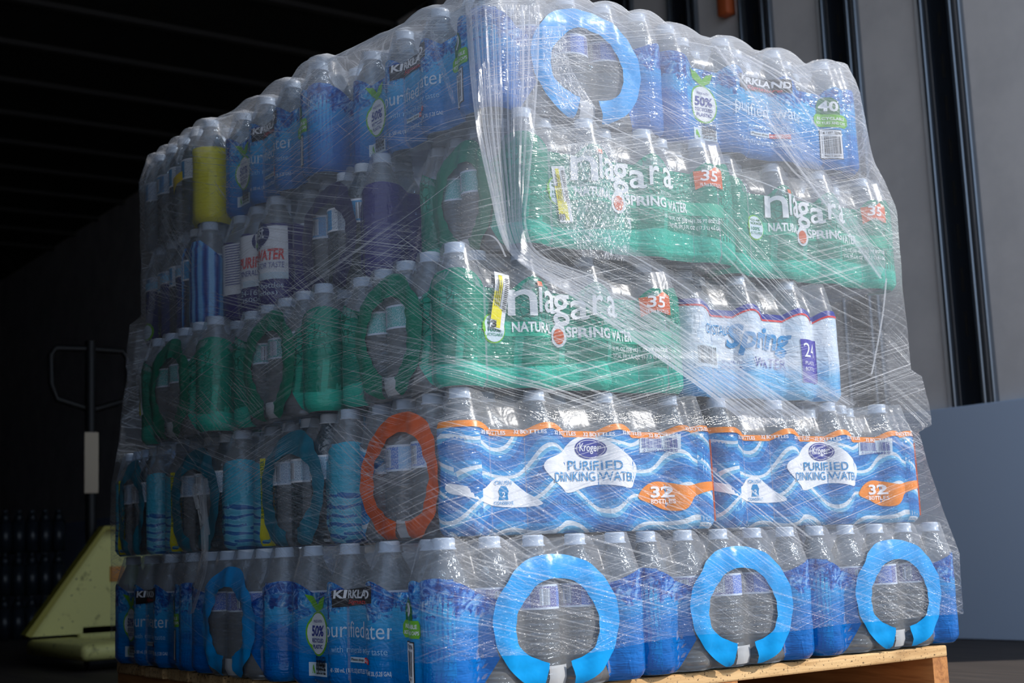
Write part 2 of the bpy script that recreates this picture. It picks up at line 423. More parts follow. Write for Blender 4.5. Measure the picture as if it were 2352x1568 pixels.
for me in [meB, meC]+list(labs.values()):
    for p in me.polygons: p.use_smooth = True

# ------------------------------------------------------------------ case of bottles (pack) surface
class Pack:
    def __init__(s, L, Wd, p, nb, pitch_end, lab, seed=0):
        s.L, s.W, s.R = L, Wd, .034
        s.lab = lab; s.p = p; s.seed = seed; s.amp = .017
        R = s.R; q = PI/2*R
        s.flat = [L-2*R, Wd-2*R, L-2*R, Wd-2*R]
        s.start = []; a = 0
        for i in range(4): s.start.append(a); a += s.flat[i] + q
        s.P = a
        s.zones = []
        for i in range(4): s.zones.append((s.start[i]+s.flat[i], s.start[i]+s.flat[i]+q))
        for k in range(1, nb):
            s.zones.append((s.start[0]+k*p,)*2); s.zones.append((s.start[2]+k*p,)*2)
        s.ne = nbe = int(round((Wd-2*R)/pitch_end))
        for k in range(1, nbe):
            for sd in (1, 3): s.zones.append((s.start[sd]+k*s.flat[1]/nbe,)*2)
    def depth(s, t):
        t = t % s.P; d = 9
        for a, b in s.zones:
            for o in (-s.P, 0, s.P):
                if a+o <= t <= b+o: return 0.
                d = min(d, abs(t-a-o), abs(t-b-o))
        r = RB; c = r - math.sqrt(max(r*r-d*d, 0)) if d < r else r
        A = s.amp
        return A*(1-math.exp(-c/A))
    def inset(s, z):
        # film follows the bottle body, then runs straight from shoulder to cap
        if z < .012: return .010*(1-z/.012)**1.5
        if z < .148: return 0
        return (z-.148)/(.2045-.148)*.0165 + .0*z
    def base(s, t):
        t = t % s.P; R = s.R; q = PI/2*R
        C4 = [(s.L-R, R), (s.L-R, s.W-R), (R, s.W-R), (R, R)]
        st = [((R, 0), (1, 0)), ((s.L, R), (0, 1)), ((s.L-R, s.W), (-1, 0)), ((0, s.W-R), (0, -1))]
        for i in range(4):
            a = s.start[i]
            if t <= a+s.flat[i]:
                (px, py), (dx, dy) = st[i]; return Vector((px+dx*(t-a), py+dy*(t-a))), Vector((dy, -dx))
            if t <= a+s.flat[i]+q+1e-9:
                ang = -PI/2 + i*PI/2 + (t-a-s.flat[i])/R
                n = Vector((math.cos(ang), math.sin(ang))); c = Vector(C4[i]); return c+n*R, n
        return Vector((R, 0)), Vector((0, -1))
    def at(s, t, z, lift=0.):
        b, n = s.base(t); d = s.depth(t)
        w = mnoise.noise(Vector((t*22, z*22, s.seed)))*.0014
        dz = 0
        if z > .15: d = d*(1+(z-.15)*9)
        p = b - n*(min(d + s.inset(z), .033) - lift + w)
        return Vector((p.x, p.y, z))
    def side(s, i, u): return s.start[i] + (u - s.R)
    def top(s, t):
        return H + .0012 - .026*(s.depth(t)/.020)

def film_mesh(pk):
    bm = bmesh.new(); uvl = bm.loops.layers.uv.new('UVMap')
    nt = int(pk.P/.0075); vs = [0, .004, .008, .014, .03, .05, .07, .09, .11, .13, .148, .16, .172, .184, .195, .2045]
    rows = []
    for z in vs:
        row = []
        for i in range(nt):
            t = pk.P*i/nt; zz = z/.2045*pk.top(t); row.append(bm.verts.new(pk.at(t, zz, .0006)))
        rows.append(row)
    for j in range(len(vs)-1):
        for i in range(nt):
            f = bm.faces.new((rows[j][i], rows[j][(i+1) % nt], rows[j+1][(i+1) % nt], rows[j+1][i]))
            for lp, (a, b) in zip(f.loops, ((i, j), (i+1, j), (i+1, j+1), (i, j+1))): lp[uvl].uv = (a*pk.P/nt, vs[b])
    for row, zc in ((rows[0], .0), (rows[-1], H+.001)):
        c = Vector((pk.L/2, pk.W/2, zc)); prev = row
        inner = [bm.verts.new(Vector((v.co.x, v.co.y, 0))*.82 + Vector((c.x*.18, c.y*.18, zc-(.004 if zc > .1 else 0)))) for v in row]
        cv = bm.verts.new(c)
        for i in range(nt):
            j = (i+1) % nt
            bm.faces.new((prev[i], prev[j], inner[j], inner[i])); bm.faces.new((inner[i], inner[j], cv))
    return bm

class Art:
    """decals in face coordinates (u left->right, z up) wrapped round the film"""
    def __init__(s, pk): s.pk = pk; s.parts = {}; s.grp = 0
    def _slot(s, part, mat, side=0, grp=0):
        part = (part, side, grp)
        if part not in s.parts:
            b = bmesh.new(); b.loops.layers.uv.new('UVMap'); s.parts[part] = (b, [])
        b, ms = s.parts[part]
        if mat not in ms: ms.append(mat)
        return b, ms.index(mat)
    def _wrap(s, part, mat, side, verts, faces, lift):
        b, mi = s._slot(part, mat, side, s.grp); uvl = b.loops.layers.uv['UVMap']; pk = s.pk
        vv = [b.verts.new(pk.at(pk.side(side, u), z, lift)) for u, z in verts]
        for f in faces:
            if len(set(f)) < 3: continue
            try: fc = b.faces.new([vv[i] for i in f])
            except ValueError: continue
            fc.material_index = mi; fc.smooth = True
            for lp, i in zip(fc.loops, f): lp[uvl].uv = (verts[i][0]+side*.7, verts[i][1])
    def rows(s, part, mat, side, zs, uL, uR, n=None, lift=.0012, ztop=None):
        """n columns between uL(z) and uR(z)"""
        V = []; Fc = []
        n = n or max(2, int((uR(zs[0])-uL(zs[0]))/.0075))
        for z in zs:
            for i in range(n+1):
                u = uL(z) + (uR(z)-uL(z))*i/n
                zz = z
                if ztop: zz = z/zs[-1]*ztop(u)
                V.append((u, zz))
        for j in range(len(zs)-1):
            for i in range(n):
                a = j*(n+1)+i; Fc.append((a, a+1, a+n+2, a+n+1))
        s._wrap(part, mat, side, V, Fc, lift)
    def poly(s, part, mat, side, pts, lift=.002):
        if part in ('name_cloud', 'crush_note', 'count_blob') and len(pts) > 8:
            for _ in range(2):
                q = []
                for i in range(len(pts)):
                    a, b = pts[i], pts[(i+1) % len(pts)]
                    q += [(a[0]*.75+b[0]*.25, a[1]*.75+b[1]*.25), (a[0]*.25+b[0]*.75, a[1]*.25+b[1]*.75)]
                pts = q
        bm = bmesh.new(); f = bm.faces.new([bm.verts.new((u, z, 0)) for u, z in pts])
        bmesh.ops.triangulate(bm, faces=[f]); s._cut(part, mat, side, bm, lift)
    def _cut(s, part, mat, side, bm, lift, du=.007, dz=.02):
        us = [v.co.x for v in bm.verts]; zs = [v.co.y for v in bm.verts]
        if not us: bm.free(); return
        u = math.ceil(min(us)/du)*du
        while u < max(us):
            bmesh.ops.bisect_plane(bm, geom=bm.verts[:]+bm.edges[:]+bm.faces[:], plane_co=(u, 0, 0), plane_no=(1, 0, 0), dist=1e-6); u += du
        z = math.ceil(min(zs)/dz)*dz
        while z < max(zs):
            bmesh.ops.bisect_plane(bm, geom=bm.verts[:]+bm.edges[:]+bm.faces[:], plane_co=(0, z, 0), plane_no=(0, 1, 0), dist=1e-6); z += dz
        bm.verts.index_update()
        V = [(v.co.x, v.co.y) for v in bm.verts]
        Fc = [[v.index for v in (list(f.verts) if f.normal.z >= 0 else list(f.verts)[::-1])] for f in bm.faces]
        bm.free(); s._wrap(part, mat, side, V, Fc, lift)
    def text(s, part, mat, side, body, u0, u1, z0, z1, bold=0., shear=0., lift=.0028, rot=0, arc=0.):
        cu = bpy.data.curves.new('t', 'FONT'); cu.body = body; cu.resolution_u = 3; cu.offset = bold; cu.shear = shear
        ob = bpy.data.objects.new('t', cu); me = bpy.data.meshes.new_from_object(ob)
        bm = bmesh.new(); bm.from_mesh(me); bpy.data.objects.remove(ob); bpy.data.curves.remove(cu); bpy.data.meshes.remove(me)
        if rot:
            for v in bm.verts: v.co.x, v.co.y = (-v.co.y, v.co.x) if rot > 0 else (v.co.y, -v.co.x)
        xs = [v.co.x for v in bm.verts]; yy = [v.co.y for v in bm.verts]
        a, b, c, d = min(xs), max(xs), min(yy), max(yy)
        for v in bm.verts:
            fx = (v.co.x-a)/(b-a); v.co = Vector((u0+(u1-u0)*fx, z0+(z1-z0)*(v.co.y-c)/(d-c)+arc*(1-(2*fx-1)**2), 0))
        bm.normal_update(); s._cut(part, mat, side, bm, lift)
    def ellipse(s, part, mat, side, cu, cz, a, b, lift=.002, n=28):
        s.poly(part, mat, side, [(cu+a*math.cos(2*PI*i/n), cz+b*math.sin(2*PI*i/n)) for i in range(n)], lift)
    def rect(s, part, mat, side, u0, u1, z0, z1, lift=.002):
        s.poly(part, mat, side, [(u0, z0), (u1, z0), (u1, z1), (u0, z1)], lift)
    def barcode(s, side, u0, u1, z0, z1, mat='black', part='barcode', lift=.003, horiz=False):
        rnd = random.Random(int(u0*1e4)); u = (z0 if horiz else u0)
        end = z1 if horiz else u1
        while u < end-.001:
            w = rnd.choice((.0006, .0009, .0014))
            if horiz: s.rect(part, mat, side, u0, u1, u, u+w, lift)
            else: s.rect(part, mat, side, u, u+w, z0, z1, lift)
            u += w + rnd.choice((.0007, .0011, .0014))
    def ring(s, mat, side, cu, cz, ao, bo, ai, bi, gap=14, tape=True):
        """carry handle: a broad open ring of film standing off the end of the case"""
        b, mi = s._slot('handle_ring', mat, side); uvl = b.loops.layers.uv['UVMap']; pk = s.pk
        n = 64; m = 5; grid = []
        a0 = math.radians(-90+gap); a1 = math.radians(270-gap)
        ph = random.uniform(0, 6)
        for i in range(n+1):
            a = a0+(a1-a0)*i/n; row = []
            wob = 1+.045*math.sin(3*a+ph)+.02*math.sin(7*a+ph*2)
            for j in range(m+1):
                f = j/m; u = cu + (ai*wob*(1-f)+ao*f)*math.cos(a); z = cz + (bi*wob*(1-f)+bo*(1+.008*math.sin(5*a+ph))*f)*math.sin(a)
                l = .0055 + .0012*math.sin(f*PI) + .0012*math.sin(a*6+f*3+ph) + .001*math.sin(a*17+f*9)
                t = pk.side(side, u); bb, nn = pk.base(t)
                d = min(pk.depth(t), .004); zc = max(0.002, z)
                q = bb - nn*(d + pk.inset(zc)*.9 - l); row.append((b.verts.new((q.x, q.y, zc)), (u+side*.7, z)))
            grid.append(row)
        for i in range(n):
            for j in range(m):
                q = (grid[i][j], grid[i][j+1], grid[i+1][j+1], grid[i+1][j])
                f = b.faces.new([x[0] for x in q]); f.material_index = mi; f.smooth = True
                for lp, x in zip(f.loops, q): lp[uvl].uv = x[1]
        if tape:
            w = .018
            s.rows('handle_tape', 'tape', side, [.004, .015, .03, cz-bi], lambda z: cu-w, lambda z: cu+w, 6, .003)
    def build(s, parent):
        out = []
        for (nm, _s, _g), (b, ms) in s.parts.items():
            out.append(finish(nm, b, [MT[m] for m in ms], parent))
        return out

ZS = [.006, .012, .03, .05, .07, .09, .11, .13, 1]
def fullpanel(A, mat, L, top=.146, wav=.006, side=0, p=.123, u0=-.03, u1=None, bot=.001):
    """printed band of the film round one side, top edge rising over each bottle"""
    pk = A.pk; u1 = L+.03 if u1 is None else u1
    def zt(u): return top + wav*(1-2*pk.depth(pk.side(side, u))/.018)
    A.rows('printed_film', mat, side, [bot, .006, .012, .025, .04, .06, .08, .10, .12, .14], lambda z: u0, lambda z: u1, int((u1-u0)/.006), .0012, zt)
def endprint(A, mat, side, Wd, ao, bo, cz, top=.146):
    cu = Wd/2; pk = A.pk
    def ub(z):
        k = (z-cz)/bo
        if abs(k) < 1: e = ao*.93*math.sqrt(1-k*k)
        else: e = 0
        if z < cz: e = max(e, ao*.93*math.sqrt(max(0, 1-((cz-.03-cz)/bo)**2)) + (0 if z > cz-.03 else (cz-.03-z)*.5))
        else: e = max(e, .045 + max(0, (z-.125))*1.4)
        return e
    zs = [.001, .006, .012, .025, .04, .055, .07, .085, .10, .115, .125, .135, .142, top]
    def zt(u):
        e = abs(u-cu)/(Wd/2)
        return top - .004 + .012*math.cos((1-e)*PI*1.9) - max(0, .62-e)*.05
    A.rows('printed_film', mat, side, zs, lambda z: -.03, lambda z: cu-ub(z), 18, .0012, zt)
    A.grp = 1; A.rows('printed_film', mat, side, zs, lambda z: cu+ub(z), lambda z: Wd+.03, 18, .0012, zt); A.grp = 0

# ---- the kinds of case
def art_kirk(pk):
    A = Art(pk); L, Wd = pk.L, pk.W
    fullpanel(A, 'kl', L, top=.142, wav=.010, u0=-.02, u1=L+.012)
    for sd in (1, 3):
        endprint(A, 'ke', sd, Wd, .096, .088, .085)
        A.ring('ring_b', sd, Wd/2+(.012 if sd == 1 else 0), .088, .106, .092, .069, .057, 16)
    # 50% badge
    A.ellipse('recycled_badge', 'lgreen', 0, 0.0890, 0.0760, .031, .033, .0018); A.ellipse('recycled_badge', 'white', 0, 0.0890, 0.0760, .028, .030, .0024)
    A.poly('recycled_badge', 'lgreen', 0, [(0.0890, 0.1060), (0.0690, 0.1180), (0.0580, 0.1340), (0.0760, 0.1300), (0.0900, 0.1180), (0.0980, 0.1260), (0.1140, 0.1310), (0.1060, 0.1140)], .0026)
    A.text('recycled_badge', 'navy', 0, '50%', 0.0690, 0.1090, 0.0720, 0.0880, .03, .1, .003)
    A.text('recycled_badge', 'navy', 0, 'RECYCLED', 0.0700, 0.1080, 0.0630, 0.0690, .02, 0, .003)
    A.text('recycled_badge', 'navy', 0, 'PLASTIC', 0.0730, 0.1050, 0.0540, 0.0600, .02, 0, .003)
    A.text('recycled_badge', 'navy', 0, 'MADE WITH', 0.0760, 0.1020, 0.0920, 0.0960, 0, 0, .003)
    A.rect('recycling_panel', 'pale', 0, 0.0620, 0.1160, 0.0140, 0.0340, .002)
    A.poly('recycling_panel', 'lgreen', 0, [(0.0660, 0.0180), (0.0700, 0.0300), (0.0720, 0.0310), (0.0780, 0.0180), (0.0740, 0.0180), (0.0710, 0.0240), (0.0690, 0.0180)], .0026)
    for q, tx in enumerate(('THIS PACKAGE IS', '100% RECYCLABLE', 'PLEASE RECYCLE')):
        A.text('recycling_panel', 'black', 0, tx, 0.0820, 0.1130, 0.0280-q*.0055, .0435-q*.0055, .01, 0, .003)
    # name block
    A.poly('name_block', 'black', 0, [(0.1640, 0.1150), (0.2880, 0.1220), (0.2880, 0.1460), (0.1640, 0.1390)], .0022)
    A.text('name_block', 'white', 0, 'KIRKLAND', 0.1680, 0.2840, 0.1280, 0.1400, .035, .12, .003)
    A.text('name_block', 'red', 0, 'Signature', 0.1910, 0.2660, 0.1185, 0.1265, .01, .35, .003)
    A.text('lettering', 'pale', 0, 'purified water', 0.1480, 0.3210, 0.0660, 0.0960, -.002)
    A.text('lettering', 'paleblue', 0, 'with minerals added for taste', 0.1610, 0.3110, 0.0520, 0.0610, 0)
    A.rect('lettering', 'pale', 0, 0.1940, 0.2380, 0.0385, 0.0460, .0022); A.rect('lettering', 'red', 0, 0.2380, 0.2760, 0.0385, 0.0460, .0022)
    A.text('lettering', 'black', 0, 'Please shop', 0.1970, 0.2360, 0.0398, 0.0446, .01); A.text('lettering', 'white', 0, 'costco.com', 0.2400, 0.2740, 0.0402, 0.0446, .01)
    A.text('lettering', 'pale', 0, '40 - 500 mL (16.9 FL OZ) BOTTLES TOTAL VOLUME 20L (5.28 GAL)', 0.1580, 0.3160, 0.0220, 0.0300, .008)
    # count badge + bar code near the right corner
    A.poly('count_badge', 'dgreen', 0, [(0.3600, 0.1000), (0.3600, 0.1160), (0.3660, 0.1260), (0.3760, 0.1310), (0.3880, 0.1310), (0.3980, 0.1260), (0.4040, 0.1160), (0.4040, 0.1000)], .0022)
    A.poly('count_badge', 'lgreen', 0, [(0.3520, 0.0820), (0.3520, 0.0940), (0.3580, 0.1000), (0.4160, 0.1000), (0.4220, 0.0940), (0.4220, 0.0820), (0.4160, 0.0770), (0.3580, 0.0770)], .0022)
    A.text('count_badge', 'white', 0, '40', 0.3640, 0.4000, 0.1050, 0.1240, .03)
    A.text('count_badge', 'white', 0, 'RECYCLABLE', 0.3600, 0.4140, 0.0895, 0.0950, .02); A.text('count_badge', 'white', 0, 'BOTTLES AND CAPS', 0.3570, 0.4170, 0.0815, 0.0865, .02)
    A.rect('barcode', 'black', 0, 0.3625, 0.4055, 0.0185, 0.0725, .0018); A.rect('barcode', 'white', 0, 0.3640, 0.4040, 0.0200, 0.0710, .0024)
    A.text('barcode', 'black', 0, 'ITM. / ART. 782796', 0.3660, 0.4020, 0.0630, 0.0685, .02, 0, .003)
    A.barcode(0, 0.3670, 0.4010, 0.0280, 0.0600); A.text('barcode', 'black', 0, '0 96619 08279 7', 0.3670, 0.4010, 0.0220, 0.0260, .01, 0, .003)
    return A

def art_niag(pk):
    A = Art(pk); L, Wd = pk.L, pk.W
    fullpanel(A, 'gr', L, top=.150, wav=.013, u0=-.03, u1=L+.02)
    for sd in (1, 3):
        endprint(A, 'gr', sd, Wd, .088, .088, .082, .158)
        A.ring('ring_g', sd, Wd/2, .090, .098, .094, .060, .060)
    # word mark, drawn as bold letters on a rising/falling line
    for ch, u0, u1, z0, z1 in (('n', .106, .148, .104, .142), ('i', .1515, .158, .110, .146), ('a', .163, .192, .111, .144), ('g', .186, .216, .094, .141), ('a', .218, .246, .105, .134), ('r', .251, .269, .112, .142), ('a', .278, .306, .112, .144)):
        A.text('brand_lettering', 'white', 0, 'l' if ch == 'i' else ch, u0, u1, z0, z1, .012)
    A.rect('brand_lettering', 'dorange', 0, .150, .1595, .1475, .155, .0032)
    A.rect('lettering', 'gband', 0, .095, .40, .074, .095, .0016)
    A.text('lettering', 'white', 0, 'NATURAL', .112, .178, .080, .095, .03)
    A.text('lettering', 'white', 0, 'SPRING', .208, .282, .078, .094, .03); A.text('lettering', 'white', 0, 'WATER', .288, .332, .077, .093, .02)
    A.text('lettering', 'white', 0, 'EST.1963', .270, .300, .100, .104, 0)
    A.text('lettering', 'white', 0, '35 - 16.9 FL OZ (500 mL) 1.05 PT BOTTLES', .276, .392, .061, .0685, .01)
    A.text('lettering', 'white', 0, 'TOTAL 591.5 FL OZ (17.5 L) 4.6 GAL', .290, .392, .050, .0575, .01)
    A.poly('drop_logo', 'white', 0, [(.194+.0145*math.cos(a), .078+.0155*math.sin(a)) for a in [math.radians(q) for q in range(150, 391, 15)]]+[(.203, .098), (.194, .104), (.190, .098)], .0026)
    A.ellipse('drop_logo', 'dorange', 0, .194, .078, .0095, .0115, .0032)
    A.ellipse('eco_badge', 'lgreen', 0, .080, .084, .0205, .0215, .0018); A.ellipse('eco_badge', 'pale', 0, .0805, .084, .0185, .0195, .0024)
    A.text('eco_badge', 'dgreen', 0, 'ECO-AIR', .068, .093, .095, .0985, .02); A.text('eco_badge', 'dgreen', 0, 'PACKAGE', .065, .096, .089, .0935, .02)
    A.text('eco_badge', 'ring_g', 0, '100%', .070, .091, .079, .085, .02); A.text('eco_badge', 'ring_g', 0, 'RECYCLABLE', .066, .095, .073, .077, .01)
    A.poly('eco_badge', 'lgreen', 0, [(.056, .081), (.062, .076), (.066, .081), (.062, .090), (.057, .092)], .003)
    A.poly('count_flag', 'dorange', 0, [(.350, .116), (.372, .127), (.400, .120), (.400, .150), (.392, .158), (.374, .148), (.348, .146)], .0028)
    A.text('count_flag', 'white', 0, '35', .358, .392, .131, .149, .02, .1, .0034); A.text('count_flag', 'white', 0, '16.9oz BOTTLES', .357, .396, .1225, .128, .01, 0, .0034)
    return A

def art_krog(pk):
    A = Art(pk); L, Wd = pk.L, pk.W
    fullpanel(A, 'wv', L, top=.144, wav=.006, u0=-.03, u1=L+.02)
    def zt(u): return .147 + .007*(1-2*pk.depth(pk.side(0, u))/.018)
    V = []; Fc = []; n = 90
    for i in range(n+1):
        u = -.028 + (L+.046)*i/n; V += [(u, zt(u)-.005), (u, zt(u)+.004)]
        if i: Fc.append((2*i-2, 2*i, 2*i+1, 2*i-1))
    A._wrap('orange_band', 'orange', 0, V, Fc, .002)
    for q in range(7):
        u = .045+q*.062; A.text('orange_band', 'white', 0, '32 BOTTLES', u, u+.048, zt(u+.024)-.0035, zt(u+.024)+.0022, .02)
    endprint(A, 'wv', 1, Wd, .100, .088, .082, .142); endprint(A, 'wv', 3, Wd, .100, .088, .082, .142)
    for sd in (1, 3): A.ring('ring_o', sd, Wd/2, .088, .110, .096, .078, .064, 10)
    # white cloud with logo
    A.poly('name_cloud', 'white', 0, [(.147, .092), (.152, .104), (.170, .110), (.190, .116), (.204, .130), (.222, .139), (.240, .141), (.262, .137), (.282, .124), (.302, .112), (.322, .106), (.330, .094), (.324, .076), (.312, .062), (.286, .066), (.258, .070), (.230, .066), (.200, .056), (.188, .062), (.166, .074)], .002)
    A.ellipse('logo_oval', 'navy', 0, .2405, .121, .0265, .0150, .0026); A.ellipse('logo_oval', 'white', 0, .2405, .121, .0242, .0132, .003); A.ellipse('logo_oval', 'navy', 0, .2405, .121, .0232, .0123, .0034)
    A.text('logo_oval', 'white', 0, 'Kroger', .2215, .2595, .1135, .129, .008, .1, .0038)
    A.text('lettering', 'midblue', 0, 'PURIFIED', .200, .290, .090, .1035, .006, 0, .003); A.text('lettering', 'midblue', 0, 'DRINKING WATER', .166, .316, .0725, .086, .006, 0, .003, arc=.002)
    A.text('lettering', 'midblue', 0, '32 - 16.9 FL OZ (500mL) BOTTLES - TOTAL 540.8 FL OZ', .148, .322, .040, .048, .01, 0, .003)
    A.poly('crush_note', 'white', 0, [(-.010, .074), (.020, .068), (.045, .062), (.062, .072), (.078, .081), (.096, .080), (.114, .066), (.140, .050), (.150, .040), (.10, .038), (.06, .042), (.02, .054), (-.010, .060)], .002)
    A.text('crush_note', 'midblue', 0, 'CRUSH', .072, .100, .070, .0755, .01, 0, .003); A.text('crush_note', 'midblue', 0, 'CONSERVE', .070, .102, .0425, .047, .01, 0, .003)
    A.poly('crush_note', 'midblue', 0, [(.078, .049), (.080, .056), (.078, .061), (.082, .068), (.091, .068), (.095, .061), (.093, .056), (.094, .049)], .0026); A.text('crush_note', 'white', 0, '2', .0835, .089, .0525, .060, .02, 0, .003)
    A.poly('count_blob', 'orange', 0, [(.326, .048), (.334, .060), (.348, .070), (.366, .074), (.388, .071), (.408, .066), (.425, .066), (.448, .072), (.49, .072), (.49, .060), (.455, .058), (.430, .050), (.422, .040), (.410, .030), (.392, .028), (.372, .032), (.352, .041)], .002)
    A.text('count_blob', 'white', 0, '32', .352, .393, .049, .066, .03, 0, .003); A.text('count_blob', 'white', 0, 'BOTTLES', .352, .394, .040, .0465, .01, 0, .003)
    A.poly('barcode', 'pale', 0, [(.336, .116), (.406, .122), (.408, .144), (.338, .138)], .002); A.barcode(0, .341, .402, .123, .138, 'navy', lift=.003)
    A.text('barcode', 'navy', 0, '0 11110 60932 0', .343, .400, .1175, .1215, .01, 0, .003)
    A.rect('orange_edge', 'ring_o', 0, .474, .491, .012, .138, .0034)
    return A

def art_crys(pk):
    A = Art(pk); L, Wd = pk.L, pk.W
    fullpanel(A, 'sp', L, top=.140, wav=.006, u0=-.03, u1=L+.02)
    endprint(A, 'sp', 1, Wd, .08, .08, .08); endprint(A, 'sp', 3, Wd, .08, .08, .08)
    def zt(u): return .140 + .008*(1-2*pk.depth(pk.side(0, u))/.018)
    for a, b, mt in ((-.001, .008, 'navy'), (-.004, -.001, 'red')):
        V = []; Fc = []; n = 70
        for i in range(n+1):
            u = -.02 + (L+.03)*i/n; V += [(u, zt(u)+a), (u, zt(u)+b)]
            if i: Fc.append((2*i-2, 2*i, 2*i+1, 2*i-1))
        A._wrap('top_band', mt, 0, V, Fc, .002)
    A.text('lettering', 'midblue', 0, 'CRYSTAL', .046, .100, .102, .118, .0); A.text('lettering', 'midblue', 0, 'Geyser', .100, .130, .100, .118, .0, .2)
    A.text('lettering', 'midblue', 0, 'Spring', .098, .242, .070, .122, .03, .3)
    A.text('lettering', 'navy', 0, 'WATER', .146, .230, .052, .068, -.005, .1)
    A.text('lettering', 'navy', 0, '24 - 16.9 FL OZ', .086, .126, .056, .061, 0); A.text('lettering', 'navy', 0, 'BOTTLES 3.17 GAL', .086, .126, .048, .053, 0)
    A.rect('barcode', 'pale', 0, .020, .078, .048, .084, .002); A.barcode(0, .025, .074, .053, .081)
    A.rect('count_badge', 'purple', 0, .256, .302, .030, .103, .0022); A.text('count_badge', 'white', 0, '24', .261, .297, .073, .097, .0); A.text('count_badge', 'white', 0, 'PLASTIC', .262, .296, .060, .066, .0); A.text('count_badge', 'white', 0, 'BOTTLES', .262, .296, .050, .056, .0)
    return A

def art_teal(pk):
    A = Art(pk); L, Wd = pk.L, pk.W
    fullpanel(A, 'tl', L, u0=-.02, u1=L+.01)
    for sd in (1, 3):
        endprint(A, 'tl', sd, Wd, .096, .09, .085)
        A.ring('ring_t', sd, Wd/2, .088, .112, .098, .074, .062)
    A.poly('yellow_strip', 'yellow', 3, [(.048, .004), (.075, .004), (.062, .06), (.060, .15), (.050, .15), (.052, .08)], .003)
    A.text('yellow_strip', 'dgreen', 3, 'PURIFIED DRINKING WATER', .0515, .0585, .05, .146, .02, 0, .0036, rot=1)
    return A

def art_quest_ring(pk):
    A = Art(pk); L, Wd = pk.L, pk.W
    fullpanel(A, 'pu', L, u0=-.02, u1=L+.01)
    for sd in (1, 3):
        endprint(A, 'pu', sd, Wd, .09, .088, .085)
        A.ring('ring_p', sd, Wd/2, .088, .104, .098, .066, .062)
    return A

def art_quest_lab(pk):
    A = Art(pk); L, Wd = pk.L, pk.W
    fullpanel(A, 'pu', Wd, top=.148, wav=.004, side=3, u0=-.03, u1=Wd+.03); fullpanel(A, 'pu', L, u0=.0, u1=L+.01)
    # white label over the two bottles of the end
    A.rows('white_label', 'white', 3, [.052, .07, .09, .11, .13, .147], lambda z: -.02, lambda z: Wd+.02, 44, .0018)
    A.rows('white_label', 'pale', 3, [.052, .058, .064], lambda z: .115, lambda z: Wd+.02, 18, .0022)
    A.ellipse('logo_oval', 'nv', 3, .176, .134, .038, .026, .0024)
    A.text('logo_oval', 'white', 3, 'Quest', .154, .204, .122, .150, .01, 0, .0034); A.poly('logo_oval', 'lgreen', 3, [(.145, .122), (.150, .130), (.158, .126), (.154, .120)], .0032)
    A.text('lettering', 'red', 3, 'PURIFIED WATER', .108, .238, .086, .106, .03, .15, .003)
    A.text('lettering', 'navy', 3, 'MINERALS ADDED FOR TASTE', .108, .238, .072, .082, 0, .15, .003)
    A.text('lettering', 'pale', 3, '24-16.9 fl oz bottles', .112, .236, .036, .046, .0, 0, .003); A.text('lettering', 'pale', 3, '(500mL bottles)', .118, .226, .022, .032, .0, 0, .003)
    rnd = random.Random(3)
    for q in range(16):
        z = .142-q*.0048; A.rect('small_print', 'navy', 3, .040, .040+rnd.uniform(.03, .05), z, z+.0014, .003)
        if q < 9: A.rect('small_print', 'navy', 3, -.005, -.005+rnd.uniform(.022, .036), z, z+.0014, .003)
    A.barcode(3, -.004, .018, .056, .088, 'navy')
    return A

def art_yell(pk):
    A = Art(pk); L, Wd = pk.L, pk.W
    zs = [.001, .006, .012, .03, .05, .07, .09, .11, .13, .146]
    A.rows('printed_film', 'ye', 3, zs, lambda z: Wd-.088, lambda z: Wd+.05, 24, .0016)
    A.poly('handle_ring', 'ring_y', 3, [(Wd-.085, .125), (Wd-.12, .112), (Wd-.138, .108), (Wd-.128, .075), (Wd-.112, .096), (Wd-.085, .106)], .006)
    A.rows('printed_film', 'cb', 3, zs, lambda z: -.05, lambda z: -.012, 8, .0016)
    return A

def art_navy(pk):
    A = Art(pk); L, Wd = pk.L, pk.W
    zs = [.001, .006, .012, .03, .05, .07, .09, .115]
    A.rows('printed_film', 'nv', 3, zs, lambda z: -.03, lambda z: Wd*.68, 30, .0014)
    A.rows('light_band', 'paleblue', 3, [.115, .122, .130], lambda z: -.03, lambda z: Wd*.68, 30, .0016)
    A.rows('light_band', 'white', 3, [.113, .116], lambda z: -.03, lambda z: Wd*.68, 30, .0020)
    A.rows('loose_film', 'cb', 3, [.001, .01, .03, .06, .09, .11, .13, .15, .166], lambda z: Wd*.70, lambda z: Wd+.03-max(0, z-.13)*1.2, 16, .006)
    A.ellipse('round_seal', 'lgreen', 3, .04, .03, .018, .018, .003); A.ellipse('round_seal', 'pale', 3, .04, .03, .014, .014, .0036)
    return A

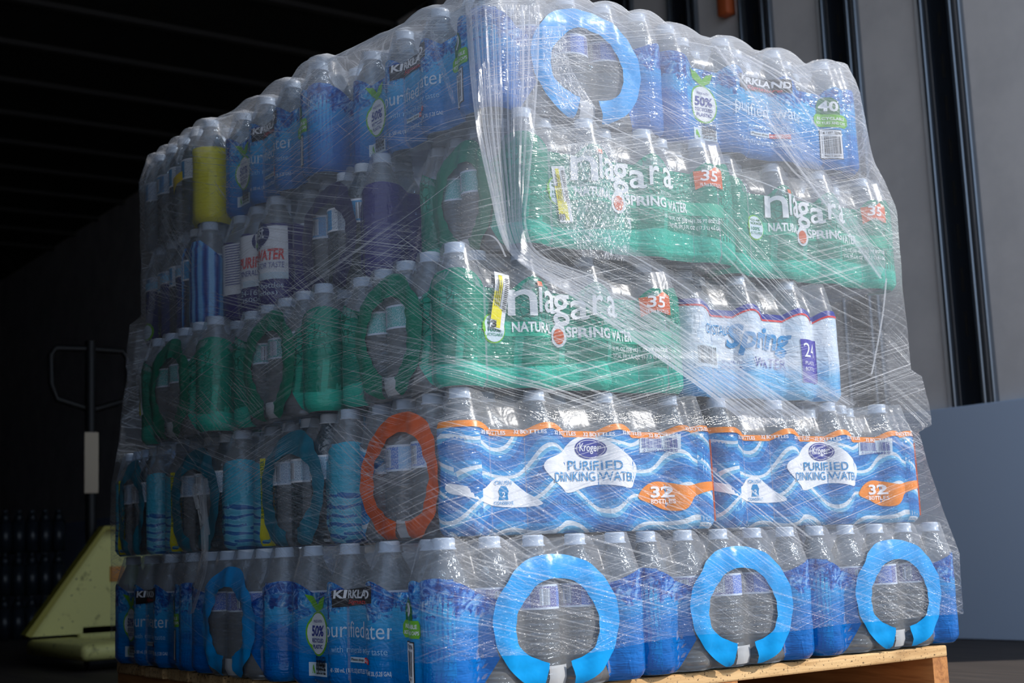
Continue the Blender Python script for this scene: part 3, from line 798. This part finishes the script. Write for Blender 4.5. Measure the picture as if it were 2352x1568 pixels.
KINDS = {
    'kirk': (Pack(.466, .357, .123, 4, .065, 'k'), art_kirk),
    'niag': (Pack(.438, .338, .115, 4, .065, 'n'), art_niag),
    'krog': (Pack(.484, .286, .127, 4, .065, 'w'), art_krog),
    'crys': (Pack(.366, .27, .115, 3, .065, 't'), art_crys),
    'teal': (Pack(.466, .345, .123, 4, .085, 't'), art_teal),
    'qring': (Pack(.40, .338, .115, 4, .085, 'f'), art_quest_ring),
    'qlab': (Pack(.40, .225, .115, 4, .10, 'f'), art_quest_lab),
    'yell': (Pack(.44, .33, .12, 4, .085, 'f'), art_yell),
    'navy': (Pack(.40, .31, .12, 4, .085, 'f'), art_navy),
}
PROTO = {}
def make_pack(kind, loc, rz, label, sx=1., rows_front=True, end=None, sy=1.):
    """a shrink-wrapped case: film, print and every bottle that can be seen"""
    pk, art = KINDS[kind]
    root = empty('water_bottle_case', loc, rz); root.scale = (sx, sy, 1)
    tag(root, label, 'case of bottled water', 'shrink-wrapped cases on the pallet')
    if kind not in PROTO:
        A = art(pk); keys = [(None, 0)]+[(k_[0], k_[1]) for k_ in A.parts]
        lst = [finish('shrink_film', film_mesh(pk), MT['film'])] + A.build(None)
        for o in lst: COL.objects.unlink(o)
        PROTO[kind] = list(zip(keys, lst))
    for (nm_, sd_), o in PROTO[kind]:
        if nm_ in ('handle_ring', 'handle_tape') and sd_ != end: continue
        c = o.copy(); c.name = (nm_ or 'shrink_film'); COL.objects.link(c); c.parent = root
    # bottle grid: columns nest half a bottle deep
    ncol = 8 if kind != 'crys' else 6
    nrow = {'krog': 4, 'crys': 4, 'qlab': 3}.get(kind, 5)
    dx = (pk.L-2*.034)/(ncol-1); dy = (pk.W-2*.034)/(nrow-1)
    for i in range(ncol):
        for j in range(nrow):
            fr = rows_front and j < 2
            en = (end == 3 and i < 2) or (end == 1 and i >= ncol-2)
            if not (fr or en): continue
            x = min(.034+i*pk.p/2, pk.L-.034-.0005); y = .034+j*dy+(.032 if (i % 2) else 0)
            if (i == 0 and end == 3) or (i == ncol-1 and end == 1):
                y = .034+j*(pk.W-.068)/(nrow-1)
            if end == 1 and i == ncol-2: continue
            if end != 1 and i == ncol-1: continue
            if y > pk.W-.033: continue
            b = bpy.data.objects.new('bottle', meB); COL.objects.link(b); b.parent = root
            b.location = (x, y, .0016); b.rotation_euler = (0, 0, random.uniform(0, 6.28))
            c = bpy.data.objects.new('cap', meC); COL.objects.link(c); c.parent = b
            if (j == 0 and fr) or (end == 3 and i == 0) or (end == 1 and i == ncol-1) :
                l = bpy.data.objects.new('label', labs[pk.lab]); COL.objects.link(l); l.parent = b
                b.rotation_euler = (0, 0, random.choice((0, .35, .7, 1.3)))
    PLACED.append((kind, root.location.copy(), rz, sx, sy))
    return root
PLACED = []
Q = -PI/2
def left_long(kind, x, y0, z, label, sx=1., end=None):
    pk = KINDS[kind][0]; return make_pack(kind, (x, y0+pk.L*sx, z), Q, label, sx, True, end)
Hs = [0, .2065, .413, .6195, .826]
# layer 1
left_long('kirk', -.022, -.036, Hs[0], 'blue water case with printed long side at near bottom corner of the pallet', .95, 1)
make_pack('kirk', (.341, -.016+.433, Hs[0]), Q, 'bottom-row blue case showing a bright blue ring handle, middle of three on sunlit side', .93, False, 1)
make_pack('kirk', (.706, -.008+.433, Hs[0]), Q, 'bottom-row blue case with bright blue ring handle at far right pallet end', .93, False, 1)
make_pack('kirk', (-.030, .427, Hs[0]), 0, 'bottom-row blue case in shade with a ring handle facing left', 1, False, 3)
left_long('kirk', -.026, .79, Hs[0], 'shaded blue case at far left end of the bottom row', .84)
# layer 2
make_pack('krog', (.038, .005, Hs[1]), 0, 'blue wave-pattern case with orange ring handle, second row near corner', 1, True, 3)
make_pack('krog', (.530, .015, Hs[1]), 0, 'blue wave-pattern case with orange count blob, second row right end', 1, True, None)
make_pack('teal', (.022, .294, Hs[1]), 0, 'teal water case beside the orange ring handle, second row shaded side', 1, False, 3)
make_pack('teal', (-.002, .642, Hs[1]), 0, 'teal water case behind the silvery film tear, middle of shaded second row', 1, False, 3, .98)
make_pack('teal', (-.018, .985, Hs[1]), 0, 'dim teal water case at far left end of the second row', 1, False, 3, .62)
# layer 3
make_pack('niag', (.042, .010, Hs[2]), 0, 'green spring water case with yellow sticker, third row near corner', 1, True, 3)
make_pack('crys', (.490, .030, Hs[2]), 0, 'pale blue spring water case with purple count badge, third row right', 1, True, None)
make_pack('niag', (.010, .350, Hs[2]), 0, 'shaded green case with ring handle, middle of the third row left side', 1, False, 3)
make_pack('niag', (-.030, .690, Hs[2]), 0, 'shaded green case with yellow white tag, far left of third row', 1, False, 3)
# layer 4
make_pack('niag', (.150, -.010, Hs[3]), 0, 'green spring water case under crumpled film, fourth row near corner', 1, True, 3, .84)
make_pack('niag', (.598, .035, Hs[3]), 0, 'green spring water case overhanging at right end of the fourth row', .98, True, None)
make_pack('qring', (.085, .285, Hs[3]), 0, 'dark purple case with ring handle, fourth row shaded side', 1, False, 3, .93)
make_pack('qlab', (.052, .60, Hs[3]-.0), 0, 'purple case with white label and red lettering, fourth row shaded side', 1, False, 3)
make_pack('navy', (.020, .83, Hs[3]), 0, 'navy water case with light blue band, far left of fourth row', 1, False, 3)
# layer 5
left_long('kirk', .122, .020, Hs[4], 'topmost blue case at near corner with ring handle in the sun', .89, 1)
make_pack('kirk', (.487, .035, Hs[4]), 0, 'topmost blue case at right end showing its full printed long side', 1, True, None)
left_long('kirk', .066, .436, Hs[4], 'topmost shaded blue case between corner case and yellow case', .86)
make_pack('yell', (.030, .845, Hs[4]), 0, 'yellow-film water case at far left end of the top row', 1, False, 3)

# price stickers
def sticker(pk_kind, loc, side, u, z, rot, label, num):
    pk = KINDS[pk_kind][0]
    root = empty('price_sticker', loc, 0); tag(root, label, 'sticker', 'yellow and white price stickers')
    bms = {}
    def q(mat, a0, a1, b0, b1, lift, part):
        bm = bmesh.new(); n = 8
        vs = []
        for i in range(n+1):
            for j in range(5):
                b = b0+(b1-b0)*i/n; a = a0+(a1-a0)*j/4
                uu = u + a*math.cos(rot)-b*math.sin(rot); zz = z + a*math.sin(rot)+b*math.cos(rot)
                vs.append(bm.verts.new(pk.at(pk.side(side, uu), zz, .005+lift)))
        for i in range(n):
            for j in range(4): bm.faces.new((vs[i*5+j], vs[i*5+j+1], vs[i*5+j+6], vs[i*5+j+5]))
        finish(part, bm, MT[mat], root)
    q('white', -.012, .012, -.042, .042, 0, 'paper'); q('yellow', -.012, .0, -.030, .012, .0006, 'yellow_field'); q('yellow', -.002, .005, -.040, -.012, .0007, 'yellow_field'); q('yellow', -.006, .0, .0, .038, .0007, 'yellow_field')
    for k_ in range(18):
        b = -.014+k_*.0028; q('black', .004, .0105, b, b+.0012, .0012, 'barcode')
    for k_ in range(4):
        q('black', -.009+k_*.003, -.0082+k_*.003, -.01, .03, .0012, 'small_print')
    if not num: return
    A = Art(pk)
    A.text('number', 'black', side, num, u-.016*math.cos(rot)+.036*math.sin(rot)+.004, u+.036*math.sin(rot)-.002, z-.036*math.cos(rot)-.004, z-.036*math.cos(rot)+.006, .02, 0, .0065)
    A.build(root)
sticker('niag', (.042, .010, Hs[2]), 0, .092, .124, -.2, 'yellow and white price sticker on green case, third row corner', '3')
sticker('niag', (.150, -.010, Hs[3]), 0, .088, .080, .14, 'yellow and white price sticker on green case, fourth row corner', '10')
sticker('niag', (-.030, .690, Hs[2]), 3, .02, .095, .3, 'yellow and white price tag on shaded green case at far left', '')

# ------------------------------------------------------------------ stretch wrap
def hull(pts):
    pts = sorted(set((round(p[0], 4), round(p[1], 4)) for p in pts))
    def half(ps):
        h = []
        for p in ps:
            while len(h) > 1 and (h[-1][0]-h[-2][0])*(p[1]-h[-2][1])-(h[-1][1]-h[-2][1])*(p[0]-h[-2][0]) <= 0: h.pop()
            h.append(p)
        return h
    a = half(pts); b = half(pts[::-1]); return a[:-1]+b[:-1]
def foot(kind, loc, rz, sx, sy, inset):
    pk = KINDS[kind][0]; R = .034; out = []
    for cx, cy_ in ((R, R), (pk.L-R, R), (pk.L-R, pk.W-R), (R, pk.W-R)):
        for k_ in range(12):
            a = k_*PI/6; x = (cx+(R-inset)*math.cos(a))*sx; y = (cy_+(R-inset)*math.sin(a))*sy
            out.append((loc.x + x*math.cos(rz)-y*math.sin(rz), loc.y + x*math.sin(rz)+y*math.cos(rz)))
    return out
NTH = 620
CEN = Vector((.5, .6))
def ray_r(h, a):
    d = Vector((math.cos(a), math.sin(a))); best = 0
    for i in range(len(h)):
        p = Vector(h[i])-CEN; q = Vector(h[(i+1) % len(h)])-CEN; e = q-p
        den = d.x*e.y-d.y*e.x
        if abs(den) < 1e-9: continue
        t = (p.x*e.y-p.y*e.x)/den; s_ = (p.x*d.y-p.y*d.x)/den
        if t > 0 and -1e-6 <= s_ <= 1+1e-6: best = max(best, t)
    return best
# angles: dense on the two visible faces
angs = []
a = 0
BACK = PI*.30
for i in range(NTH):
    angs.append(BACK + 2*PI*i/NTH)
zs = [.050]
while zs[-1] < 1.028: zs.append(zs[-1]+.0125)
lay = []
for li in range(5):
    pl = [p for p in PLACED if abs(p[1].z-Hs[li]) < .01]
    for ins, tagz in ((0, 'body'), (.0165, 'cap')):
        pts = []
        for p in pl: pts += foot(p[0], p[1], p[2], p[3], p[4], ins)
        pts += [(.93, 1.15), (.93, 1.18)] if li in (3, 4) else [(.98, 1.2)]
        lay.append([ray_r(hull(pts), a_) for a_ in angs])
Rr = []
for z in zs:
    li = min(4, int((z)/.2065)); zl = z - Hs[li]
    f = min(1, max(0, (zl-.150)/.05)); f = f if zl < .2065 else 1
    if zl < .012: f = .4*(1-zl/.012)
    Rr.append([lay[2*li][i]*(1-f)+lay[2*li+1][i]*f + .013 for i in range(NTH)])
# vertical tension: film bridges the waists between rows
WN = 21
R2 = []
for j in range(len(zs)):
    row = []
    for i in range(NTH):
        v = Rr[j][i]
        for a_ in range(max(0, j-WN), j):
            for b_ in range(j+1, min(len(zs), j+WN)):
                w = (j-a_)/(b_-a_); c = Rr[a_][i]*(1-w)+Rr[b_][i]*w
                if c > v: v = c
        row.append(v)
    R2.append(row)
caps_xy = []
for kind, loc, rz, sx, sy in PLACED:
    if abs(loc.z-Hs[4]) < .01:
        pk = KINDS[kind][0]
        def wpt(x, y): return Vector((loc.x + x*sx*math.cos(rz)-y*math.sin(rz), loc.y + x*sx*math.sin(rz)+y*math.cos(rz)))
        for k_ in range(4): caps_xy.append(wpt(.034+k_*pk.p, .034))
        for k_ in range(5): caps_xy += [wpt(.034, .034+k_*(pk.W-.068)/4), wpt(pk.L-.034, .034+k_*(pk.W-.068)/4)]
bm = bmesh.new(); uvl = bm.loops.layers.uv.new('UVMap')
rows = []
arc = [0]
mid = R2[len(zs)//2]
for i in range(NTH):
    p = Vector((math.cos(angs[i]), math.sin(angs[i])))*mid[i]; q = Vector((math.cos(angs[(i+1) % NTH]), math.sin(angs[(i+1) % NTH])))*mid[(i+1) % NTH]
    arc.append(arc[-1]+(p-q).length)
for j, z in enumerate(zs):
    row = []
    for i in range(NTH):
        r = R2[j][i]; a_ = angs[i]
        wob = mnoise.noise(Vector((arc[i]*9, z*7, 1)))*.0025 + mnoise.noise(Vector((arc[i]*40, z*25+arc[i]*8, 5)))*.0012
        zz = z
        if z < .06: zz += mnoise.noise(Vector((arc[i]*5, 0, 3)))*.012
        x, y = CEN.x+(r+wob)*math.cos(a_), CEN.y+(r+wob)*math.sin(a_)
        if z > 1.0:
            d = min((Vector((x, y))-c).length for c in caps_xy)
            zz = z - min(.022, max(0, d-.018)*.55)*((z-1.0)/.03)
        row.append(bm.verts.new((x, y, zz)))
    rows.append(row)
def addrow(fac, zf):
    row = []
    for i in range(NTH):
        v = rows[len(zs)-1][i].co; p = CEN + (Vector((v.x, v.y))-CEN)*fac
        d = min((p-c).length for c in caps_xy)
        row.append(bm.verts.new((p.x, p.y, zf - min(.02, max(0, d-.018)*.5))))
    rows.append(row); zs.append(zs[-1]+.02)
for fac in (.985, .965, .93, .88, .8, .6, .3): addrow(fac, 1.0355)
for j in range(len(rows)-1):
    for i in range(NTH):
        k_ = (i+1) % NTH
        f = bm.faces.new((rows[j][i], rows[j][k_], rows[j+1][k_], rows[j+1][i])); f.smooth = True
        for lp, (ii, jj) in zip(f.loops, ((i, j), (i+1, j), (i+1, j+1), (i, j+1))): lp[uvl].uv = (arc[ii], zs[jj])
def wrap_mat(name, base, gain, ang_sets, spec=.5, fold=False):
    k = NT(name); uv = k.uv(); x, y, _ = k.xyz(uv)
    tot = None; hts = None
    for (ang, fr, al, th, amp, mlo) in ang_sets:
        ca, sa = math.cos(math.radians(ang)), math.sin(math.radians(ang))
        s_ = k.math('ADD', k.math('MULTIPLY', x, ca*al), k.math('MULTIPLY', y, sa*al))
        t_ = k.math('ADD', k.math('MULTIPLY', x, -sa*fr), k.math('MULTIPLY', y, ca*fr))
        n = k.noise(k.comb(s_, t_, ang*.37), 1, 1, .7).outputs[0]
        v = k.sstep(n, th, th+.24)
        if mlo is not None:
            m_ = k.noise(k.comb(k.math('MULTIPLY', x, 4.), k.math('MULTIPLY', y, 6.), ang), 1, 1).outputs[0]
            v = k.math('MULTIPLY', v, k.sstep(m_, mlo, mlo+.2))
        v = k.math('MULTIPLY', v, amp)
        tot = v if tot is None else k.math('ADD', tot, v)
        hts = n if hts is None else k.math('ADD', hts, n)
    if not fold:
        lay_ = k.math('ADD', k.sstep(y, .55, .72), k.math('MULTIPLY', k.noise(k.comb(k.math('MULTIPLY', x, 3), k.math('MULTIPLY', y, 8)), 1, 2).outputs[0], .8))
        lay_ = k.math('ADD', lay_, k.math('MULTIPLY', k.sstep(y, .94, 1.02), 1.5))
        base = k.math('MULTIPLY_ADD', lay_, .10, base)
        gain = k.math('MULTIPLY', k.math('MULTIPLY_ADD', k.sstep(y, .03, .40), .65, .35), gain)
        base = k.math('MULTIPLY', k.math('MULTIPLY_ADD', k.sstep(y, .04, .2), .7, .3), base)
    fac = k.math('MULTIPLY_ADD', tot, gain, base, clamp=True)  # sunlit crease glints are put into the film as whiter opacity
    b = k.bump(hts, .004, 1.)
    tr = k.n('BsdfTransparent', {'Color': (.97, .98, 1, 1)})
    df = k.n('BsdfDiffuse', {'Color': (.80, .82, .88, 1)})
    tl = k.n('BsdfTranslucent', {'Color': (.75, .78, .86, 1)})
    dd = k.n('MixShader', {0: .3, 1: df.outputs[0], 2: tl.outputs[0]}).outputs[0]
    gl = k.n('BsdfGlossy', {'Color': (1, 1, 1, 1), 'Roughness': .2, 'Normal': b})
    a_ = k.n('MixShader', {0: fac, 1: tr.outputs[0], 2: dd}).outputs[0]
    f = k.math('MULTIPLY_ADD', k.n('LayerWeight', {0: .2}).outputs[1], spec, .02, clamp=True)
    f = k.math('ADD', f, k.math('MULTIPLY', tot, .10), clamp=True)
    return k.end(k.n('MixShader', {0: f, 1: a_, 2: gl.outputs[0]}).outputs[0])
MT['wrap'] = wrap_mat('stretch_film', .012, .46, [(14, 520, .7, .52, .95, .40), (-15, 470, .6, .53, .95, .40), (-33, 420, .7, .51, .85, .46), (3, 640, .7, .55, .6, .38)], .10)
MT['fold'] = wrap_mat('stretch_film_fold', .05, .8, [(0, 380, 1.2, .52, .9, None), (2.5, 700, 4, .52, .5, None)], .4, True)
MT['rope'] = wrap_mat('gathered_film_strand', .26, 1.0, [(0, 900, 3, .48, .9, None)], .4, True)
MT['crum'] = wrap_mat('crumpled_film', .05, .95, [(35, 160, 60, .55, .8, None), (-40, 190, 50, .56, .7, None)], .5, True)
bvh = BVHTree.FromBMesh(bm)
wrap = finish('stretch_wrap', bm, MT['wrap']); tag(wrap, 'clear streaked stretch film wound round the whole stack of water cases', 'stretch wrap')

def hit(px, py, lift=.004):
    d = (FW*FPX + RX*(px-1176) - UX*(py-784)).normalized()
    p, n, i, dd = bvh.ray_cast(CAMP, d)
    if p is None: return None
    if n.dot(d) > 0: n = -n
    return p + n*lift
def catm(P, t):
    n = len(P)-1; f = t*n; i = min(int(f), n-1); u = f-i
    p0 = P[max(i-1, 0)]; p1 = P[i]; p2 = P[i+1]; p3 = P[min(i+2, n)]
    return [.5*((2*p1[k_])+(-p0[k_]+p2[k_])*u+(2*p0[k_]-5*p1[k_]+4*p2[k_]-p3[k_])*u*u+(-p0[k_]+3*p1[k_]-3*p2[k_]+p3[k_])*u**3) for k_ in range(2)]
def fold(name, L_, R_, mat, n=60, m=10, lift=.004, wr=.002, label=None):
    """second layer of film laid on the wrap between two border lines"""
    bm = bmesh.new(); uvl = bm.loops.layers.uv.new('UVMap'); g = []; s_ = 0; prev = None
    for i in range(n+1):
        a = catm(L_, i/n); b = catm(R_, i/n); row = []
        for j in range(m+1):
            f = j/m; p = hit(a[0]*(1-f)+b[0]*f, a[1]*(1-f)+b[1]*f, lift + wr*math.sin(f*m*2.1+i*.05))
            row.append(p)
        if any(p is None for p in row): 
            if g: break
            continue
        c = row[m//2]
        if prev: s_ += (c-prev).length
        prev = c; w = (row[-1]-row[0]).length
        g.append([(bm.verts.new(p), (s_, w0)) for p, w0 in zip(row, [.16*(j/m) for j in range(m+1)])])
    for i in range(len(g)-1):
        for j in range(m):
            q = (g[i][j], g[i][j+1], g[i+1][j+1], g[i+1][j]); f = bm.faces.new([x[0] for x in q]); f.smooth = True
            for lp, x in zip(f.loops, q): lp[uvl].uv = x[1]
    o = finish(name, bm, MT[mat], wrap)
    if label: o['label'] = label
    return o
fold('film_fold', [(1068, 8), (1078, 150), (1095, 300), (1125, 440), (1150, 540), (1190, 600), (1300, 672), (1450, 780), (1600, 885), (1730, 985)],
     [(1235, 12), (1232, 150), (1222, 300), (1210, 430), (1205, 520), (1240, 588), (1370, 640), (1540, 740), (1700, 850), (1860, 960)], 'fold', 110, 16, label='bundle of taut film strands gathered at the near corner')
fold('film_fold', [(1400, 575), (1520, 655), (1640, 742), (1780, 850), (1940, 945)], [(1440, 560), (1570, 640), (1700, 730), (1830, 830), (1970, 925)], 'fold', 50, 6, .006)
fold('film_fold', [(1640, 110), (1740, 250), (1840, 400), (1960, 560), (2020, 640)], [(1720, 130), (1800, 250), (1900, 400), (1990, 540), (2034, 610)], 'fold', 50, 8, .005)
def strand(pts, w=5, lift=.008):
    fold('film_strand', pts, [(x+w, y-w*.35) for x, y in pts], 'rope', 60, 2, lift, .0006)
E1 = [(1068, 8), (1078, 150), (1095, 300), (1125, 440), (1150, 540), (1190, 600), (1300, 672), (1450, 780), (1600, 885), (1730, 985)]
E2 = [(1235, 12), (1232, 150), (1222, 300), (1210, 430), (1205, 520), (1240, 588), (1370, 640), (1540, 740), (1700, 850), (1860, 960)]
for f, w_ in ((.0, 9), (.06, 4), (.13, 6), (.2, 3), (.27, 5), (.36, 3), (.45, 5), (.56, 4), (.66, 3), (.78, 5), (.88, 3), (1., 5)):
    strand([(a[0]*(1-f)+b[0]*f, a[1]*(1-f)+b[1]*f) for a, b in zip(E1, E2)], w_)
for a in ([(1640, 105), (1740, 240), (1840, 395), (1960, 555), (2022, 640)], [(1560, 92), (1690, 125), (1800, 195), (1880, 300)], [(1400, 560), (1560, 652), (1740, 790), (1950, 930)],
          [(1250, 200), (1400, 290), (1560, 360), (1750, 420), (1930, 500)], [(2034, 640), (2026, 720), (2012, 800), (2000, 860)], [(1000, 560), (1120, 540), (1160, 590)],
          [(620, 690), (760, 610), (900, 520), (1060, 400)], [(700, 660), (820, 590), (960, 500), (1080, 440)]):
    strand(a, 4)
for a in ([(452, 1112), (462, 1170), (470, 1240), (466, 1310), (452, 1360), (436, 1410)], [(438, 1120), (446, 1150), (450, 1170)], [(468, 1100), (466, 1160), (474, 1230)]): strand(a, 9, .012)  # opaque white strands added over the tear to stand for its glint
fold('crumpled_patch', [(1305, 330), (1290, 430), (1300, 520), (1340, 590)], [(1400, 330), (1440, 430), (1450, 520), (1440, 600)], 'crum', 30, 10, .005, label='crumpled glittering patch of film')
fold('crumpled_patch', [(1245, 60), (1250, 150), (1290, 250)], [(1300, 60), (1310, 150), (1370, 250)], 'crum', 30, 6, .005)
fold('film_tear', [(440, 1110), (452, 1160), (462, 1240), (458, 1300), (440, 1370), (430, 1408)], [(470, 1110), (468, 1160), (474, 1240), (472, 1300), (456, 1350), (436, 1412)], 'crum', 60, 4, .008, .004, label='shiny silvery strip of torn film')
fold('film_tear', [(985, 60), (1000, 130), (1025, 200), (1040, 240)], [(993, 58), (1012, 128), (1036, 195), (1046, 236)], 'crum', 30, 3, .006, .003)

# ------------------------------------------------------------------ pallet jack in the dark
def jackpaint():
    k = NT('worn_yellow_paint'); o = k.obj(); n = k.noise(o, 14, 5, .7).outputs[0]; n2 = k.noise(o, 60, 3).outputs[0]
    c = k.mix(k.sstep(n, .56, .68), lin((236, 230, 146)), lin((150, 144, 80)))
    c = k.mix(k.sstep(n2, .66, .72), c, lin((60, 52, 38)))
    return k.end(k.n('BsdfPrincipled', {'Base Color': c, 'Roughness': .5}).outputs[0])
jp = jackpaint(); blk = plain('black_steel', (30, 30, 32), .5, .3)
JY = 3.6
root = empty('pallet_jack', (.8, JY, FL)); tag(root, 'worn yellow pallet jack standing in the dark to the left of the pallet', 'pallet jack')
def J(x, z): return (x-.8, z-FL)
bm = bmesh.new(); prism(bm, [J(.49, -.045), J(1.13, -.045), J(1.13, .01), J(.94, .335), J(.765, .335)], 0, .012)
bmesh.ops.recalc_face_normals(bm, faces=bm.faces); finish('frame_plate', bm, jp, root, False)
bm = bmesh.new()
pts = [J(.48, -.035), J(.762, .342), J(.945, .342), J(.945, .328), J(.770, .328), J(.50, -.045)]
prism(bm, pts, -.05, .012); bmesh.ops.recalc_face_normals(bm, faces=bm.faces); finish('frame_rim', bm, plain('yellow_edge_paint', (170, 160, 60), .5), root, False)
for xx in (.585, 1.0):
    bm = bmesh.new(); box(bm, xx-.8-.09, xx-.8+.09, -.62, .01, .035, .088, .02); fk = finish('fork', bm, jp, root)
    bm = bmesh.new(); tube(bm, [(xx-.8-.05, -.55, .03), (xx-.8+.05, -.55, .03)], .028, 16); finish('roller', bm, blk, fk)
bm = bmesh.new(); box(bm, -.12, .12, .0, .22, .06, .14, .02); finish('pump_body', bm, jp, root)
bm = bmesh.new(); tube(bm, [(-.05, .06, .30), (-.045, .09, .75), (-.03, .14, 1.20)], .02, 12); pole = finish('handle_pole', bm, blk, root)
bm = bmesh.new(); box(bm, -.052-.026, -.052+.028, .058, .064, .61, .84, .002); finish('paper_label', bm, plain('dirty_white_paper', (206, 190, 168), .8), pole)
bm = bmesh.new(); tube(bm, [(-.03, .14, 1.17), (-.16, .15, 1.17), (-.18, .15, 1.14), (-.18, .14, 1.03), (-.16, .13, .97), (-.03, .12, .93), (.10, .13, .97), (.12, .14, 1.03), (.12, .15, 1.14), (.10, .15, 1.17), (-.03, .14, 1.17)], .012, 8); finish('handle_loop', bm, blk, root)
bm = bmesh.new(); box(bm, .0, .055, -.006, -.001, .28, .335, .001); finish('warning_sticker', bm, plain('orange_sticker', (230, 150, 50), .6), root)
for xx in (-.06, .06):
    bm = bmesh.new(); tube(bm, [(xx-.03, .16, .075), (xx+.03, .16, .075)], .074, 20); finish('steer_wheel', bm, blk, root)

# stacks of water cases further in, the gloom put into their dark colours
dimf = plain('dusty_wrapped_case', (34, 42, 52), .3); dimc = plain('dull_cap', (70, 76, 84), .5)
names = ['near', 'far']
for s_, (sx_, sy_) in enumerate(((.25, 5.4), (.80, 5.6))):
    for lv in range(3):
        root = empty('stored_water_case', (sx_, sy_, FL+.002+lv*.212)); tag(root, 'dim wrapped water case in the dark, %s of the %s stack behind the jack' % (('lowest', 'middle', 'top')[lv], ('left', 'right')[s_]), 'case of bottled water', 'dim cases stored deep inside')
        bm = bmesh.new()
        for k_ in range(7):
            bmesh.ops.create_cone(bm, segments=14, radius1=.034, radius2=.034, depth=.15, cap_ends=True, matrix=Matrix.Translation((.034+k_*.066, .034, .075)))
        box(bm, .01, .45, .03, .30, 0, .15, .01); finish('wrapped_bottles', bm, dimf, root)
        bm = bmesh.new()
        for k_ in range(7):
            bmesh.ops.create_cone(bm, segments=12, radius1=.030, radius2=.013, depth=.05, cap_ends=True, matrix=Matrix.Translation((.034+k_*.066, .034, .175)))
        finish('bottle_necks', bm, dimf, root)
        for k_ in range(7):
            bm = bmesh.new(); bmesh.ops.create_cone(bm, segments=12, radius1=.014, radius2=.014, depth=.012, cap_ends=True, matrix=Matrix.Translation((.034+k_*.066, .034, .204))); finish('cap', bm, dimc, root)
